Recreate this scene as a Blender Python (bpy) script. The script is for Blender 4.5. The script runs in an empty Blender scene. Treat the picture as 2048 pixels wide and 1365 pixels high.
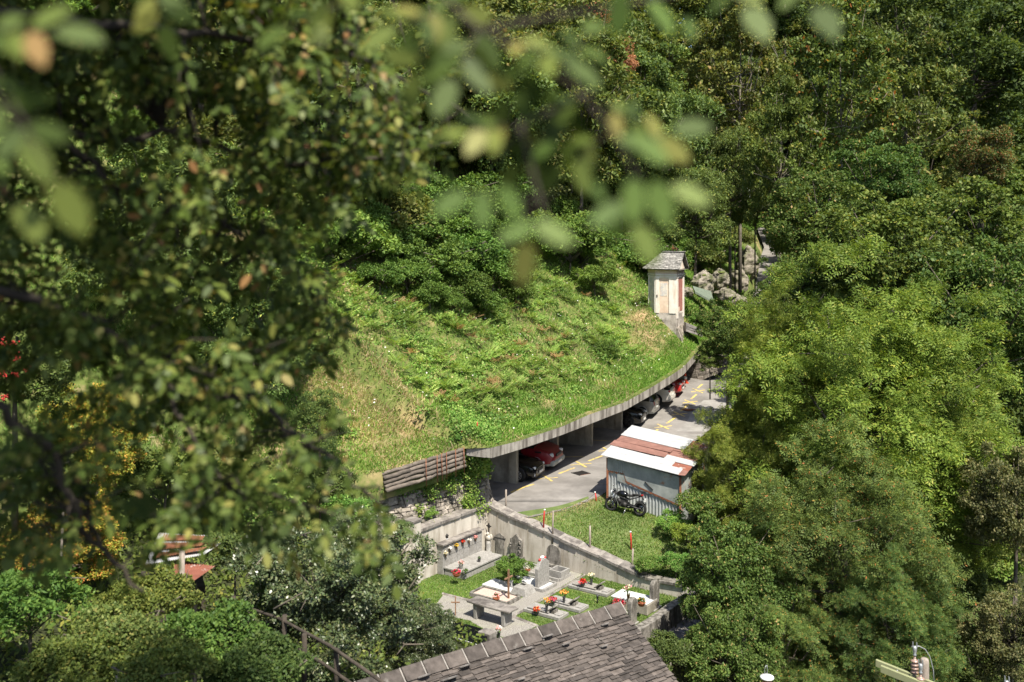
import bpy, math, random
import numpy as np
from mathutils import Vector, Matrix
# ------------------------------------------------------------------ camera
SC = bpy.context.scene
F, CX, HY, CZ = 1991.0, 1024.0, 450.0, 12.0          # focal (px), centre column, horizon row, camera height
cam = bpy.data.cameras.new('camera'); camo = bpy.data.objects.new('camera', cam)
SC.collection.objects.link(camo); SC.camera = camo
cam.lens = 35.0; cam.sensor_width = 36.0
cam.shift_y = -(682.5 - HY) / 2048.0
camo.location = (0, 0, CZ); camo.rotation_euler = (math.radians(90), 0, 0)
cam.clip_start = 0.05; cam.clip_end = 2000
cam.dof.use_dof = True; cam.dof.focus_distance = 48; cam.dof.aperture_fstop = 0.92; cam.dof.aperture_blades = 0
# ------------------------------------------------------------------ light
S = Vector((0.24, -0.56, 1.0)).normalized()            # towards the sun
EL = math.asin(S.z); AZ = math.atan2(S.x, S.y)
w = bpy.data.worlds.new('World'); SC.world = w; w.use_nodes = True
nt = w.node_tree; nt.nodes.clear()
sky = nt.nodes.new('ShaderNodeTexSky'); sky.sky_type = 'NISHITA'; sky.sun_disc = False
sky.sun_elevation = EL; sky.sun_rotation = AZ; sky.air_density = 1.0; sky.dust_density = 1.5
bg = nt.nodes.new('ShaderNodeBackground'); bg.inputs[1].default_value = 0.095
wo = nt.nodes.new('ShaderNodeOutputWorld')
nt.links.new(sky.outputs[0], bg.inputs[0]); nt.links.new(bg.outputs[0], wo.inputs[0])
sl = bpy.data.lights.new('sun', 'SUN'); sl.energy = 5.0; sl.angle = math.radians(0.53); sl.color = (1.0, 0.935, 0.80)
so = bpy.data.objects.new('sun', sl); SC.collection.objects.link(so)
so.rotation_euler = S.to_track_quat('Z', 'Y').to_euler()
SC.view_settings.view_transform = 'Standard'; SC.view_settings.look = 'None'
SC.view_settings.exposure = 0.9; SC.view_settings.gamma = 1.0
SC.cycles.max_bounces = 5; SC.cycles.diffuse_bounces = 3; SC.cycles.transmission_bounces = 4; SC.cycles.glossy_bounces = 2
SC.cycles.caustics_reflective = False; SC.cycles.caustics_refractive = False
SC.cycles.use_denoising = True
# ------------------------------------------------------------------ projection helpers
def W(px, py, D): return Vector(((px - CX) / F * D, D, CZ - (py - HY) / F * D))
def G(px, py, z):
    D = (CZ - z) * F / (py - HY); return Vector(((px - CX) / F * D, D, z))
def z1(x, y): return (740 + x / 3.103, 960 + y / 3.103)
def z2(x, y): return (920 + x / 3.792, 680 + y / 3.792)
def z5(x, y): return (1220 + x / 7.585, 720 + y / 7.585)
def z7(x, y): return (820 + x / 6.4, 1020 + y / 6.4)
def z8(x, y): return (880 + x / 4.096, 1120 + y / 4.096)
R = np.random.default_rng
def nrm(a): return a / np.maximum(np.linalg.norm(a, axis=-1, keepdims=True), 1e-9)
# ------------------------------------------------------------------ objects
def tag(o, label=None, cat=None, group=None, kind=None):
    if label: o['label'] = label
    if cat: o['category'] = cat
    if group: o['group'] = group
    if kind: o['kind'] = kind
    return o
def thing(name, label, cat, loc=(0, 0, 0), rz=0, group=None):
    o = bpy.data.objects.new(name, None); SC.collection.objects.link(o)
    o.empty_display_size = 0.3; o.location = loc; o.rotation_euler = (0, 0, rz)
    return tag(o, label, cat, group)
def npmesh(name, V, Fq, mat, parent=None, smooth=False, n=4):
    """V (N,3), Fq (M,n) index array"""
    me = bpy.data.meshes.new(name)
    V = np.asarray(V, np.float32); Fq = np.asarray(Fq, np.int32)
    me.vertices.add(len(V)); me.vertices.foreach_set('co', V.ravel())
    me.loops.add(Fq.size); me.loops.foreach_set('vertex_index', Fq.ravel())
    me.polygons.add(len(Fq)); me.polygons.foreach_set('loop_start', np.arange(0, Fq.size, n, dtype=np.int32))
    me.polygons.foreach_set('loop_total', np.full(len(Fq), n, np.int32))
    if smooth: me.polygons.foreach_set('use_smooth', np.ones(len(Fq), bool))
    me.update(calc_edges=True); me.materials.append(mat)
    o = bpy.data.objects.new(name, me); SC.collection.objects.link(o)
    if parent: o.parent = parent
    return o
class MB:
    def __init__(s): s.v = []; s.f = []; s.sm = []
    def add(s, vs, fs, smooth=False, M=None):
        b = len(s.v)
        s.v += [tuple(M @ Vector(p)) if M else tuple(p) for p in vs]
        s.f += [tuple(i + b for i in f) for f in fs]; s.sm += [smooth] * len(fs); return s
    def box(s, c, d, rz=0, M=None, top=1.0, topx=None):
        x, y, z = [k / 2 for k in d]; tx = top if topx is None else topx
        vs = [(-x, -y, -z), (x, -y, -z), (x, y, -z), (-x, y, -z), (-x * tx, -y * top, z), (x * tx, -y * top, z), (x * tx, y * top, z), (-x * tx, y * top, z)]
        T = Matrix.Translation(c) @ Matrix.Rotation(rz, 4, 'Z')
        if M: T = M @ T
        return s.add(vs, [(3, 2, 1, 0), (4, 5, 6, 7), (0, 1, 5, 4), (1, 2, 6, 5), (2, 3, 7, 6), (3, 0, 4, 7)], M=T)
    def prism(s, poly, z0, z1, M=None):
        """poly: xy points; z0,z1 numbers or lists"""
        n = len(poly); a = z0 if isinstance(z0, (list, tuple)) else [z0] * n; b = z1 if isinstance(z1, (list, tuple)) else [z1] * n
        vs = [(p[0], p[1], a[i]) for i, p in enumerate(poly)] + [(p[0], p[1], b[i]) for i, p in enumerate(poly)]
        fs = [tuple(range(n - 1, -1, -1)), tuple(range(n, 2 * n))] + [(i, (i + 1) % n, n + (i + 1) % n, n + i) for i in range(n)]
        return s.add(vs, fs, M=M)
    def tube(s, pts, rad, n=8, M=None, cap=True, smooth=True):
        pts = [Vector(p) for p in pts]; rad = rad if isinstance(rad, (list, tuple)) else [rad] * len(pts)
        vs = []; fs = []; up = None
        for i, p in enumerate(pts):
            t = (pts[min(i + 1, len(pts) - 1)] - pts[max(i - 1, 0)]).normalized()
            if up is None:
                up = Vector((0, 0, 1)) if abs(t.z) < .9 else Vector((1, 0, 0))
            a = t.cross(up).normalized(); up = a.cross(t).normalized()
            for k in range(n):
                q = 2 * math.pi * k / n; vs.append(p + (a * math.cos(q) + up * math.sin(q)) * rad[i])
        for i in range(len(pts) - 1):
            for k in range(n):
                fs.append((i * n + k, i * n + (k + 1) % n, (i + 1) * n + (k + 1) % n, (i + 1) * n + k))
        if cap: fs += [tuple(range(n - 1, -1, -1)), tuple(range((len(pts) - 1) * n, len(pts) * n))]
        return s.add(vs, fs, smooth, M)
    def lathe(s, c, prof, n=12, M=None, smooth=True, sq=1.0):
        vs = []; fs = []
        for r, z in prof:
            for k in range(n):
                q = 2 * math.pi * k / n; vs.append((c[0] + r * math.cos(q), c[1] + r * math.sin(q) * sq, c[2] + z))
        for i in range(len(prof) - 1):
            for k in range(n): fs.append((i * n + k, i * n + (k + 1) % n, (i + 1) * n + (k + 1) % n, (i + 1) * n + k))
        fs += [tuple(range(n - 1, -1, -1)), tuple(range((len(prof) - 1) * n, len(prof) * n))]
        return s.add(vs, fs, smooth, M)
    def ball(s, c, r, n=8, m=6, M=None, jit=0, rng=None):
        r = r if isinstance(r, (tuple, list)) else (r, r, r)
        vs = []; fs = []
        for i in range(m + 1):
            a = math.pi * i / m - math.pi / 2
            for k in range(n):
                q = 2 * math.pi * k / n; j = 1 + (rng.uniform(-jit, jit) if jit else 0)
                vs.append((c[0] + r[0] * j * math.cos(a) * math.cos(q), c[1] + r[1] * j * math.cos(a) * math.sin(q), c[2] + r[2] * j * math.sin(a)))
        for i in range(m):
            for k in range(n): fs.append((i * n + k, i * n + (k + 1) % n, (i + 1) * n + (k + 1) % n, (i + 1) * n + k))
        return s.add(vs, fs, True, M)
    def build(s, name, mat, parent=None, world=False, bevel=0):
        off = Vector(parent.location) if (world and parent) else Vector((0, 0, 0))
        me = bpy.data.meshes.new(name); me.from_pydata([tuple(Vector(v) - off) for v in s.v], [], s.f); me.update()
        me.polygons.foreach_set('use_smooth', s.sm); me.materials.append(mat)
        o = bpy.data.objects.new(name, me); SC.collection.objects.link(o)
        if parent: o.parent = parent
        if bevel:
            b = o.modifiers.new('b', 'BEVEL'); b.width = bevel; b.segments = 2; b.limit_method = 'ANGLE'
        return o
# ------------------------------------------------------------------ materials
def newmat(name):
    m = bpy.data.materials.new(name); m.use_nodes = True; m.node_tree.nodes.clear()
    return m, m.node_tree.nodes, m.node_tree.links
def ramp(N, stops):
    r = N.new('ShaderNodeValToRGB'); e = r.color_ramp.elements
    while len(e) < len(stops): e.new(0.5)
    for i, (p, c) in enumerate(stops): e[i].position = p; e[i].color = (*c, 1)
    return r
def coords(N, L, sc=(1, 1, 1), world=False):
    t = N.new('ShaderNodeTexCoord'); mp = N.new('ShaderNodeMapping'); mp.inputs['Scale'].default_value = sc
    if world:
        g = N.new('ShaderNodeNewGeometry'); L.new(g.outputs['Position'], mp.inputs[0])
    else: L.new(t.outputs['Object'], mp.inputs[0])
    return mp.outputs[0]
def noise(N, L, co, scale, detail=6, rough=.6):
    n = N.new('ShaderNodeTexNoise'); n.inputs['Scale'].default_value = scale; n.inputs['Detail'].default_value = detail
    n.inputs['Roughness'].default_value = rough; L.new(co, n.inputs['Vector']); return n.outputs['Fac']
def mixc(N, L, fac, a, b, mode='MIX'):
    m = N.new('ShaderNodeMix'); m.data_type = 'RGBA'; m.blend_type = mode
    for k, v in ((0, fac), (6, a), (7, b)):
        if hasattr(v, 'default_value') or hasattr(v, 'links'): L.new(v, m.inputs[k])
        else: m.inputs[k].default_value = v if k == 0 else (*v, 1)
    return m.outputs[2]
def surf(name, stops, scale=3, rough=.85, bump=.3, bscale=20, stain=None, ssc=(1, 1, 1), sscale=1.2, metal=0, world=False, spec=.3, aniso=(1, 1, 1), srange=(.45, .62), island=0):
    m, N, L = newmat(name); co = coords(N, L, aniso, world)
    r = ramp(N, stops); L.new(noise(N, L, co, scale), r.inputs[0]); col = r.outputs[0]
    if stain:
        co2 = coords(N, L, ssc, world); sr = ramp(N, [(srange[0], (0, 0, 0)), (srange[1], (1, 1, 1))])
        L.new(noise(N, L, co2, sscale, 8, .65), sr.inputs[0]); col = mixc(N, L, sr.outputs[0], col, stain)
    if island:
        g = N.new('ShaderNodeNewGeometry'); hr = ramp(N, [(0, (1 - island,) * 3), (1, (1 + island, 1 + island * .95, 1 + island * .9))])
        L.new(g.outputs['Random Per Island'], hr.inputs[0]); col = mixc(N, L, 1.0, col, hr.outputs[0], 'MULTIPLY')
    b = N.new('ShaderNodeBsdfPrincipled'); L.new(col, b.inputs['Base Color']); b.inputs['Roughness'].default_value = rough
    b.inputs['Metallic'].default_value = metal; b.inputs['Specular IOR Level'].default_value = spec
    if bump:
        bp = N.new('ShaderNodeBump'); bp.inputs['Strength'].default_value = bump; bp.inputs['Distance'].default_value = .03
        L.new(noise(N, L, co, bscale), bp.inputs['Height']); L.new(bp.outputs[0], b.inputs['Normal'])
    o = N.new('ShaderNodeOutputMaterial'); L.new(b.outputs[0], o.inputs[0]); return m
def plain(name, c, rough=.5, metal=0, spec=.5, coat=0):
    v = [max(k * .82, 0) for k in c]
    m = surf(name, [(.3, v), (.7, c)], 6, rough, 0, metal=metal, spec=spec)
    if coat: m.node_tree.nodes['Principled BSDF'].inputs['Coat Weight'].default_value = coat
    return m
def leafmat(name, stops, trans=.35, rough=.5, lowscale=.35, var=.35, spec=.35, hue=.02):
    """stops over Random Per Island; darker/lighter patches by position"""
    m, N, L = newmat(name); g = N.new('ShaderNodeNewGeometry')
    r = ramp(N, stops); L.new(g.outputs['Random Per Island'], r.inputs[0])
    co = coords(N, L, world=True); n1 = noise(N, L, co, lowscale, 3, .6)
    vr = ramp(N, [(.3, (1 - var,) * 3), (.7, (1 + var, 1 + var * .85, 1 + var * .4))]); L.new(n1, vr.inputs[0])
    col = mixc(N, L, 1.0, r.outputs[0], vr.outputs[0], 'MULTIPLY')
    oi = N.new('ShaderNodeObjectInfo'); mr = N.new('ShaderNodeMapRange'); mr.inputs[3].default_value = .5 - hue; mr.inputs[4].default_value = .5 + hue
    L.new(oi.outputs['Random'], mr.inputs[0]); hs = N.new('ShaderNodeHueSaturation'); L.new(mr.outputs[0], hs.inputs[0]); L.new(col, hs.inputs['Color'])
    col = hs.outputs[0]
    b = N.new('ShaderNodeBsdfPrincipled'); L.new(col, b.inputs['Base Color']); b.inputs['Roughness'].default_value = rough
    b.inputs['Specular IOR Level'].default_value = spec
    t = N.new('ShaderNodeBsdfTranslucent'); tc = mixc(N, L, 1.0, col, (1.2, 1.15, .6), 'MULTIPLY'); L.new(tc, t.inputs[0])
    mx = N.new('ShaderNodeMixShader'); mx.inputs[0].default_value = trans
    L.new(b.outputs[0], mx.inputs[1]); L.new(t.outputs[0], mx.inputs[2])
    o = N.new('ShaderNodeOutputMaterial'); L.new(mx.outputs[0], o.inputs[0]); return m
M = {}
M['asphalt'] = surf('asphalt', [(.3, (.19, .178, .168)), (.7, (.245, .23, .218))], 1.2, .9, .25, 60, stain=(.15, .14, .132), sscale=.5, world=True)
M['asphalt_pale'] = surf('pale_asphalt', [(.3, (.24, .23, .22)), (.7, (.30, .29, .275))], 2, .9, .25, 60, stain=(.2, .19, .18), sscale=.8, world=True)
M['yellow'] = surf('yellow_paint', [(.35, (.50, .37, .10)), (.7, (.62, .48, .17))], 8, .7, .1, stain=(.24, .21, .15), sscale=5, world=True, srange=(.50, .64))
M['concrete'] = surf('concrete', [(.3, (.30, .275, .225)), (.7, (.42, .39, .33))], 2, .85, .15, 25, stain=(.2, .18, .15), ssc=(1, 1, .5), sscale=1.1, world=True)
M['fascia'] = surf('weathered_concrete', [(.3, (.30, .275, .25)), (.7, (.46, .43, .395))], 2.2, .9, .3, 18, stain=(.12, .105, .092), ssc=(2.0, 2.0, .3), sscale=1.2, world=True, srange=(.42, .62))
M['plaster'] = surf('stained_plaster', [(.3, (.42, .385, .335)), (.7, (.56, .52, .465))], 1.5, .9, .2, 18, stain=(.27, .235, .19), ssc=(2.2, 2.2, .3), sscale=1.3, world=True, srange=(.44, .66))
M['coping'] = surf('coping_stone', [(.3, (.15, .135, .125)), (.7, (.31, .285, .265))], 4, .9, .5, 14, stain=(.1, .09, .085), sscale=2.2, world=True, island=.2)
M['mortar'] = surf('pale_mortar', [(.3, (.20, .185, .17)), (.7, (.30, .275, .25))], 6, .9, .3, 20, world=True)
M['stone'] = surf('field_stone', [(.3, (.20, .175, .15)), (.7, (.38, .34, .30))], 3, .95, .6, 12, stain=(.11, .10, .08), sscale=2.5, world=True, island=.28)
M['gneiss'] = surf('gneiss_slab', [(.3, (.10, .092, .088)), (.7, (.215, .2, .19))], 5, .9, .5, 14, stain=(.30, .285, .26), sscale=6, world=True, island=.25, srange=(.6, .72))
M['gneiss2'] = surf('roof_slab', [(.3, (.05, .042, .037)), (.7, (.115, .098, .089))], 6, .9, .9, 9, stain=(.20, .185, .17), sscale=4, world=True, island=.45, srange=(.62, .74), spec=.4)
M['slate'] = surf('chapel_slab', [(.3, (.12, .115, .11)), (.7, (.42, .41, .39))], 7, .9, .5, 14, world=True, island=.35)
M['granite'] = surf('granite', [(.35, (.21, .20, .19)), (.65, (.33, .32, .305))], 14, .8, .15, 40, stain=(.2, .19, .175), sscale=2, world=True, srange=(.5, .7))
M['granite_dark'] = surf('old_granite', [(.3, (.12, .11, .10)), (.7, (.29, .27, .245))], 7, .9, .5, 20, stain=(.07, .065, .055), ssc=(3, 3, .8), sscale=2, world=True)
M['marble'] = surf('white_marble', [(.3, (.44, .44, .45)), (.7, (.56, .56, .565))], 4, .6, .05, 30, world=True)
M['gravel'] = surf('gravel', [(.3, (.13, .12, .11)), (.5, (.25, .235, .215)), (.7, (.36, .34, .31))], 28, .95, .8, 40, stain=(.3, .3, .22), sscale=.9, world=True, srange=(.5, .75))
M['gravel_pink'] = surf('pink_gravel', [(.3, (.38, .28, .24)), (.7, (.56, .44, .38))], 26, .95, .7, 40, world=True)
M['lawn'] = surf('lawn_soil', [(.3, (.065, .10, .028)), (.6, (.11, .15, .045)), (.78, (.22, .20, .11))], 2.2, .95, .5, 30, stain=(.2, .18, .08), sscale=.6, world=True, srange=(.58, .72))
M['hillsoil'] = surf('slope_soil', [(.3, (.05, .085, .018)), (.55, (.10, .13, .03)), (.72, (.22, .18, .085))], 1.5, .95, .6, 20, stain=(.33, .24, .13), sscale=.16, world=True, srange=(.55, .66))
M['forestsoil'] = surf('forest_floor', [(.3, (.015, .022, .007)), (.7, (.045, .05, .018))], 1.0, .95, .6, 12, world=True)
M['rock'] = surf('rock', [(.3, (.13, .115, .095)), (.7, (.36, .32, .27))], 2.2, .95, .9, 9, stain=(.09, .1, .045), sscale=1.4, world=True)
M['log'] = surf('grey_log', [(.3, (.085, .072, .062)), (.7, (.20, .17, .145))], 5, .9, .6, 30, world=True, aniso=(1, 1, 4), island=.35)
M['bark'] = surf('bark', [(.3, (.07, .058, .045)), (.7, (.17, .145, .115))], 4, .95, .6, 22, world=True)
M['palebark'] = surf('pale_bark', [(.3, (.14, .12, .095)), (.7, (.28, .245, .20))], 4, .95, .6, 22, world=True)
M['darkbark'] = surf('dark_bark', [(.3, (.03, .025, .02)), (.7, (.08, .065, .052))], 4, .95, .6, 22, world=True)
M['post'] = surf('grey_post', [(.3, (.2, .165, .14)), (.7, (.36, .31, .27))], 6, .9, .4, 30, world=True, aniso=(3, 3, .5))
M['redpaint'] = plain('red_paint', (.55, .035, .03), .5)
M['rust'] = surf('rust', [(.3, (.14, .055, .03)), (.7, (.27, .11, .06))], 6, .9, .4, 30, world=True)
M['zinc'] = surf('galvanised_sheet', [(.3, (.33, .345, .35)), (.7, (.50, .52, .52))], 2.5, .55, .12, 20, stain=(.19, .17, .15), ssc=(1, 1, .6), sscale=1.3, world=True, metal=.25, srange=(.54, .72))
M['zinc_old'] = surf('old_sheet', [(.3, (.22, .24, .235)), (.7, (.38, .40, .385))], 2, .7, .15, 20, stain=(.33, .14, .06), sscale=1.1, world=True, metal=.15, srange=(.6, .68))
M['zinc_white'] = surf('bright_sheet', [(.3, (.34, .345, .355)), (.7, (.45, .455, .47))], 2.5, .55, .08, 20, stain=(.45, .38, .33), sscale=1.6, world=True, srange=(.58, .74))
M['brownsheet'] = surf('brown_sheet', [(.3, (.17, .085, .07)), (.7, (.26, .135, .11))], 3, .75, .1, 20, world=True)
M['redsheet'] = surf('red_sheet', [(.3, (.18, .065, .045)), (.7, (.27, .105, .07))], 3, .7, .15, 20, stain=(.5, .46, .43), sscale=2.4, world=True, srange=(.6, .68))
M['black'] = plain('black_paint', (.006, .0065, .008), .15, spec=.4, coat=.3)
M['rubber'] = plain('rubber', (.02, .02, .02), .8, spec=.2)
M['plastic'] = plain('black_plastic', (.02, .02, .022), .55, spec=.4)
M['chrome'] = plain('bright_metal', (.55, .55, .56), .25, metal=.9)
M['rim'] = plain('rim_metal', (.34, .33, .32), .4, metal=.5)
M['glass'] = plain('dark_glass', (.02, .025, .027), .08, spec=.7)
M['redvan'] = plain('red_van_paint', (.24, .010, .018), .35, coat=.25)
M['redcar'] = plain('red_car_paint', (.42, .02, .02), .25, coat=.6)
M['greyplastic'] = plain('grey_bumper', (.34, .36, .35), .6)
M['silver'] = plain('silver_paint', (.30, .29, .27), .3, metal=.35, coat=.5)
M['whitecar'] = plain('pearl_white_paint', (.66, .63, .57), .3, coat=.5)
M['lamp'] = plain('clear_lamp', (.62, .64, .66), .12, spec=.8)
M['tail'] = plain('red_lamp', (.45, .015, .015), .15, spec=.7)
M['plate'] = plain('white_plate', (.75, .75, .74), .5)
M['cone'] = plain('orange_cone', (.72, .09, .03), .5)
M['limewash'] = surf('white_limewash', [(.3, (.70, .64, .57)), (.7, (.82, .78, .72))], 2, .9, .12, 20, stain=(.62, .49, .38), ssc=(2, 2, .5), sscale=1.2, world=True, srange=(.5, .72))
M['chapelbase'] = surf('grey_render', [(.3, (.42, .37, .33)), (.7, (.60, .55, .50))], 2, .9, .3, 16, stain=(.22, .19, .17), sscale=1.2, world=True)
M['fresco'] = surf('faded_fresco', [(.3, (.60, .42, .33)), (.5, (.50, .50, .52)), (.7, (.62, .50, .34))], 3.5, .9, .05, 20, stain=(.72, .66, .58), sscale=3, world=True)
M['ochre'] = surf('peach_render', [(.3, (.62, .45, .34)), (.7, (.76, .63, .51))], 3, .9, .1, 20, world=True)
M['redpanel'] = surf('red_render', [(.3, (.30, .10, .08)), (.7, (.42, .20, .16))], 3, .9, .1, 20, world=True)
M['terracotta'] = plain('terracotta', (.42, .13, .06), .8)
M['vase'] = plain('dark_vase', (.05, .05, .055), .4)
M['bronze'] = plain('bronze', (.16, .10, .05), .5, metal=.5)
M['wood'] = surf('brown_wood', [(.3, (.16, .085, .05)), (.7, (.27, .16, .10))], 8, .8, .3, 30, world=True)
M['iron'] = plain('dark_iron', (.035, .033, .032), .6, metal=.4)
M['tarp'] = surf('green_netting', [(.3, (.10, .13, .10)), (.7, (.16, .19, .15))], 6, .8, .3, 40, world=True)
M['porcelain'] = plain('insulator', (.30, .20, .16), .3, spec=.7)
M['galv'] = plain('galvanised_fitting', (.36, .38, .40), .45, metal=.5)
M['olive'] = plain('olive_beam', (.27, .28, .15), .6)
M['chimney'] = surf('chimney_pipe', [(.3, (.36, .16, .05)), (.7, (.52, .27, .1))], 5, .6, .1, 20, world=True)
M['white'] = plain('white_enamel', (.78, .78, .77), .5)
for k, c in dict(red=(.55, .012, .015), orange=(.78, .32, .08), pink=(.78, .33, .34), yellow=(.70, .50, .05), cream=(.78, .68, .50), rose=(.62, .08, .16), whitef=(.8, .76, .74)).items():
    M['f_' + k] = leafmat('petal_' + k, [(0, [x * .65 for x in c]), (.5, c), (1, [min(x * 1.15, .9) for x in c])], trans=.2, var=.1, spec=.2)
M['potgreen'] = leafmat('pot_foliage', [(0, (.03, .07, .015)), (1, (.10, .17, .04))])
# leaves
GR = dict(
 turf=[(0, (.085, .18, .025)), (.6, (.15, .275, .045)), (.93, (.22, .33, .075)), (1, (.33, .33, .14))],
 broad=[(0, (.045, .078, .022)), (.5, (.078, .118, .034)), (.9, (.115, .155, .045)), (1, (.17, .18, .055))],
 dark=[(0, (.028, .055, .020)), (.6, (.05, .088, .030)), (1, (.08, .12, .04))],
 chestnut=[(0, (.048, .085, .030)), (.6, (.08, .135, .048)), (.94, (.12, .18, .06)), (1, (.28, .31, .08))],
 olive=[(0, (.055, .085, .030)), (.5, (.09, .13, .045)), (.9, (.135, .168, .058)), (1, (.21, .18, .09))],
 linden=[(0, (.065, .075, .032)), (.5, (.115, .12, .05)), (.8, (.20, .18, .08)), (1, (.29, .24, .12))],
 ash=[(0, (.070, .122, .020)), (.5, (.122, .195, .033)), (.9, (.175, .245, .042)), (1, (.26, .28, .055))],
 ashold=[(0, (.042, .080, .024)), (.5, (.072, .125, .036)), (.94, (.11, .16, .045)), (.975, (.26, .19, .05)), (1, (.28, .11, .04))],
 maple=[(0, (.036, .075, .022)), (.6, (.066, .118, .036)), (.95, (.10, .155, .048)), (1, (.26, .20, .11))],
 yellowleaf=[(0, (.07, .12, .025)), (.45, (.17, .21, .04)), (.8, (.30, .25, .06)), (1, (.36, .17, .06))],
 redtree=[(0, (.06, .085, .03)), (.6, (.10, .115, .04)), (.8, (.19, .12, .05)), (1, (.26, .10, .05))],
 brown=[(0, (.28, .13, .07)), (.6, (.42, .22, .13)), (1, (.52, .32, .2))],
 hazel=[(0, (.038, .088, .022)), (.5, (.068, .138, .032)), (1, (.11, .19, .045))],
 broom=[(0, (.06, .125, .03)), (.6, (.09, .175, .045)), (1, (.15, .235, .065))],
 lime=[(0, (.08, .16, .03)), (.6, (.15, .255, .05)), (1, (.28, .33, .10))],
 bramble=[(0, (.055, .125, .028)), (.5, (.11, .205, .046)), (.93, (.19, .275, .075)), (1, (.38, .31, .18))],
 fern=[(0, (.09, .185, .038)), (.6, (.16, .265, .065)), (.95, (.24, .32, .10)), (1, (.38, .30, .16))],
 drygrass=[(0, (.24, .20, .11)), (.5, (.39, .33, .20)), (1, (.50, .44, .30))],
 grass=[(0, (.10, .18, .035)), (.6, (.16, .25, .05)), (.9, (.24, .30, .08)), (1, (.36, .34, .16))],
 holly=[(0, (.030, .052, .024)), (.6, (.062, .092, .042)), (1, (.12, .135, .07))],
 walnut=[(0, (.035, .065, .018)), (.5, (.075, .125, .032)), (.85, (.13, .18, .05)), (.97, (.24, .24, .08)), (1, (.24, .13, .07))],
 walnutlight=[(0, (.08, .13, .035)), (.6, (.12, .18, .05)), (.95, (.17, .22, .07)), (1, (.26, .18, .08))],
 deadfern=[(0, (.26, .15, .08)), (1, (.40, .26, .15))])
TINT = {'drygrass': (1.1, 1.08, 1.0), 'deadfern': (1, 1, 1), 'brown': (1.1, 1.1, 1.1), 'linden': (.95, 1.1, 1.1), 'turf': (1.1, 1.12, 1.1), 'grass': (1.0, 1.0, 1.0), 'walnut': (1.25, 1.17, .95), 'walnutlight': (1.2, 1.15, .95), 'holly': (1.3, 1.25, 1.2), 'ash': (1.32, 1.2, 1.3), 'ashold': (1.6, 1.45, 1.4), 'redtree': (1.15, 1.35, 1.3), 'lime': (1.32, 1.34, 1.4), 'bramble': (1.32, 1.36, 1.35), 'fern': (1.34, 1.36, 1.35), 'hazel': (1.65, 1.45, 1.4)}
for k, st in GR.items():
    st = [(p_, tuple(min(.6, a_ * b_) for a_, b_ in zip(c_, TINT.get(k, (1.62, 1.45, 1.25))))) for p_, c_ in st]
    M['leaf_' + k] = leafmat('leaf_' + k, st, trans=(.36 if k not in ('holly',) else .15), rough=(.36 if k == 'holly' else .5), spec=(.6 if k == 'holly' else .3 if 'walnut' in k else .16),
                   hue=(.015), var=(.3 if k not in ('walnut',) else .15))
# ------------------------------------------------------------------ terrain
def zr(y): return np.interp(y, [0, 38, 44, 46.5, 52, 59, 64, 68, 80, 105, 130, 160, 220], [-.7, -.6, -.42, -.27, -.33, -.38, .15, .75, 1.6, 3.7, 6.4, 9.8, 17])
def RD(px, py):
    D = 55.0
    for _ in range(30): D = (CZ - zr(D)) * F / (py - HY)
    return Vector(((px - CX) / F * D, D, float(zr(D))))
P1 = np.array((.26, 47.3)); AL = np.array((.455, .890)); AL = AL / np.linalg.norm(AL); NW = np.array((AL[1], -AL[0]))   # along the gallery / out to the road
def GP(s, w): p = P1 + AL * s + NW * w; return float(p[0]), float(p[1])
FAS = [(983, 895, 917.3, 41.5), (1036, 882, 901.5, 43.7), (1124, 853, 871, 47.9), (1178, 829, 850, 50.9), (1251, 804, 821, 55.7), (1302, 775, 792, 59.5), (1340, 752, 769, 62.8), (1368, 733, 750, 65.5), (1392, 706, 721, 67.9)]
FT = [W(a, b, d) for a, b, c, d in FAS]; FB = [W(a, c, d) for a, b, c, d in FAS]
LOGR = W(925, 897, 42.0); LOGL = W(765, 945, 39.0)
EDGE = [(-60, 14, 9), (-35, 24, 5.5), (-20, 30, 3.6), (-10, 35.5, 2.6), tuple(LOGL), tuple(LOGR)] + [tuple(p) for p in FT] + [(13.6, 70.5, 3.5), (16.3, 76, 3.9), (20.5, 92, 4.4), (28, 117, 6.6), (36.5, 148, 10), (44, 190, 15), (60, 260, 24)]
E = np.array(EDGE); NB = np.array((-AL[1], AL[0])); NC = np.array((AL[0], AL[1]))
Ec = E[:, :2] @ NC; Eb = E[:, :2] @ NB
for i in range(1, len(Ec)): Ec[i] = max(Ec[i], Ec[i - 1] + .02)
def fv(v): return np.interp(v, [-50, 0, 2.0, 5, 12, 40, 70, 140, 260], [0, 0, .45, 2.3, 7.8, 30, 52, 95, 150])
def bumpz(x, y): return 1.9 * np.exp(-(((x - 11.4) / 2.4) ** 2 + ((y - 70.8) / 2.6) ** 2)) + 2.0 * np.exp(-(((x - 15) / 2.5) ** 2 + ((y - 82) / 5) ** 2))
def rough(x, y): return .22 * np.sin(x * .9 + 1.3 * np.sin(y * .5)) * np.sin(y * .7 + x * .3) + .12 * np.sin(2.3 * x + y) * np.sin(1.9 * y - x)
def hillv(x, y):
    x = np.asarray(x, float); y = np.asarray(y, float); c = x * NC[0] + y * NC[1]; b = x * NB[0] + y * NB[1]
    return b - np.interp(c, Ec, Eb), c
def hill(x, y):
    v, c = hillv(x, y); ze = np.interp(c, Ec, E[:, 2])
    fade = np.clip(v / 3, 0, 1)
    return ze + fv(v) + (bumpz(np.asarray(x, float), np.asarray(y, float)) + rough(x, y)) * fade
def HP(s_c, v):   # hill point from c coordinate, v
    b = np.interp(s_c, Ec, Eb) + v; p = NC * s_c + NB * b; return p
NW_ = NW
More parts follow.
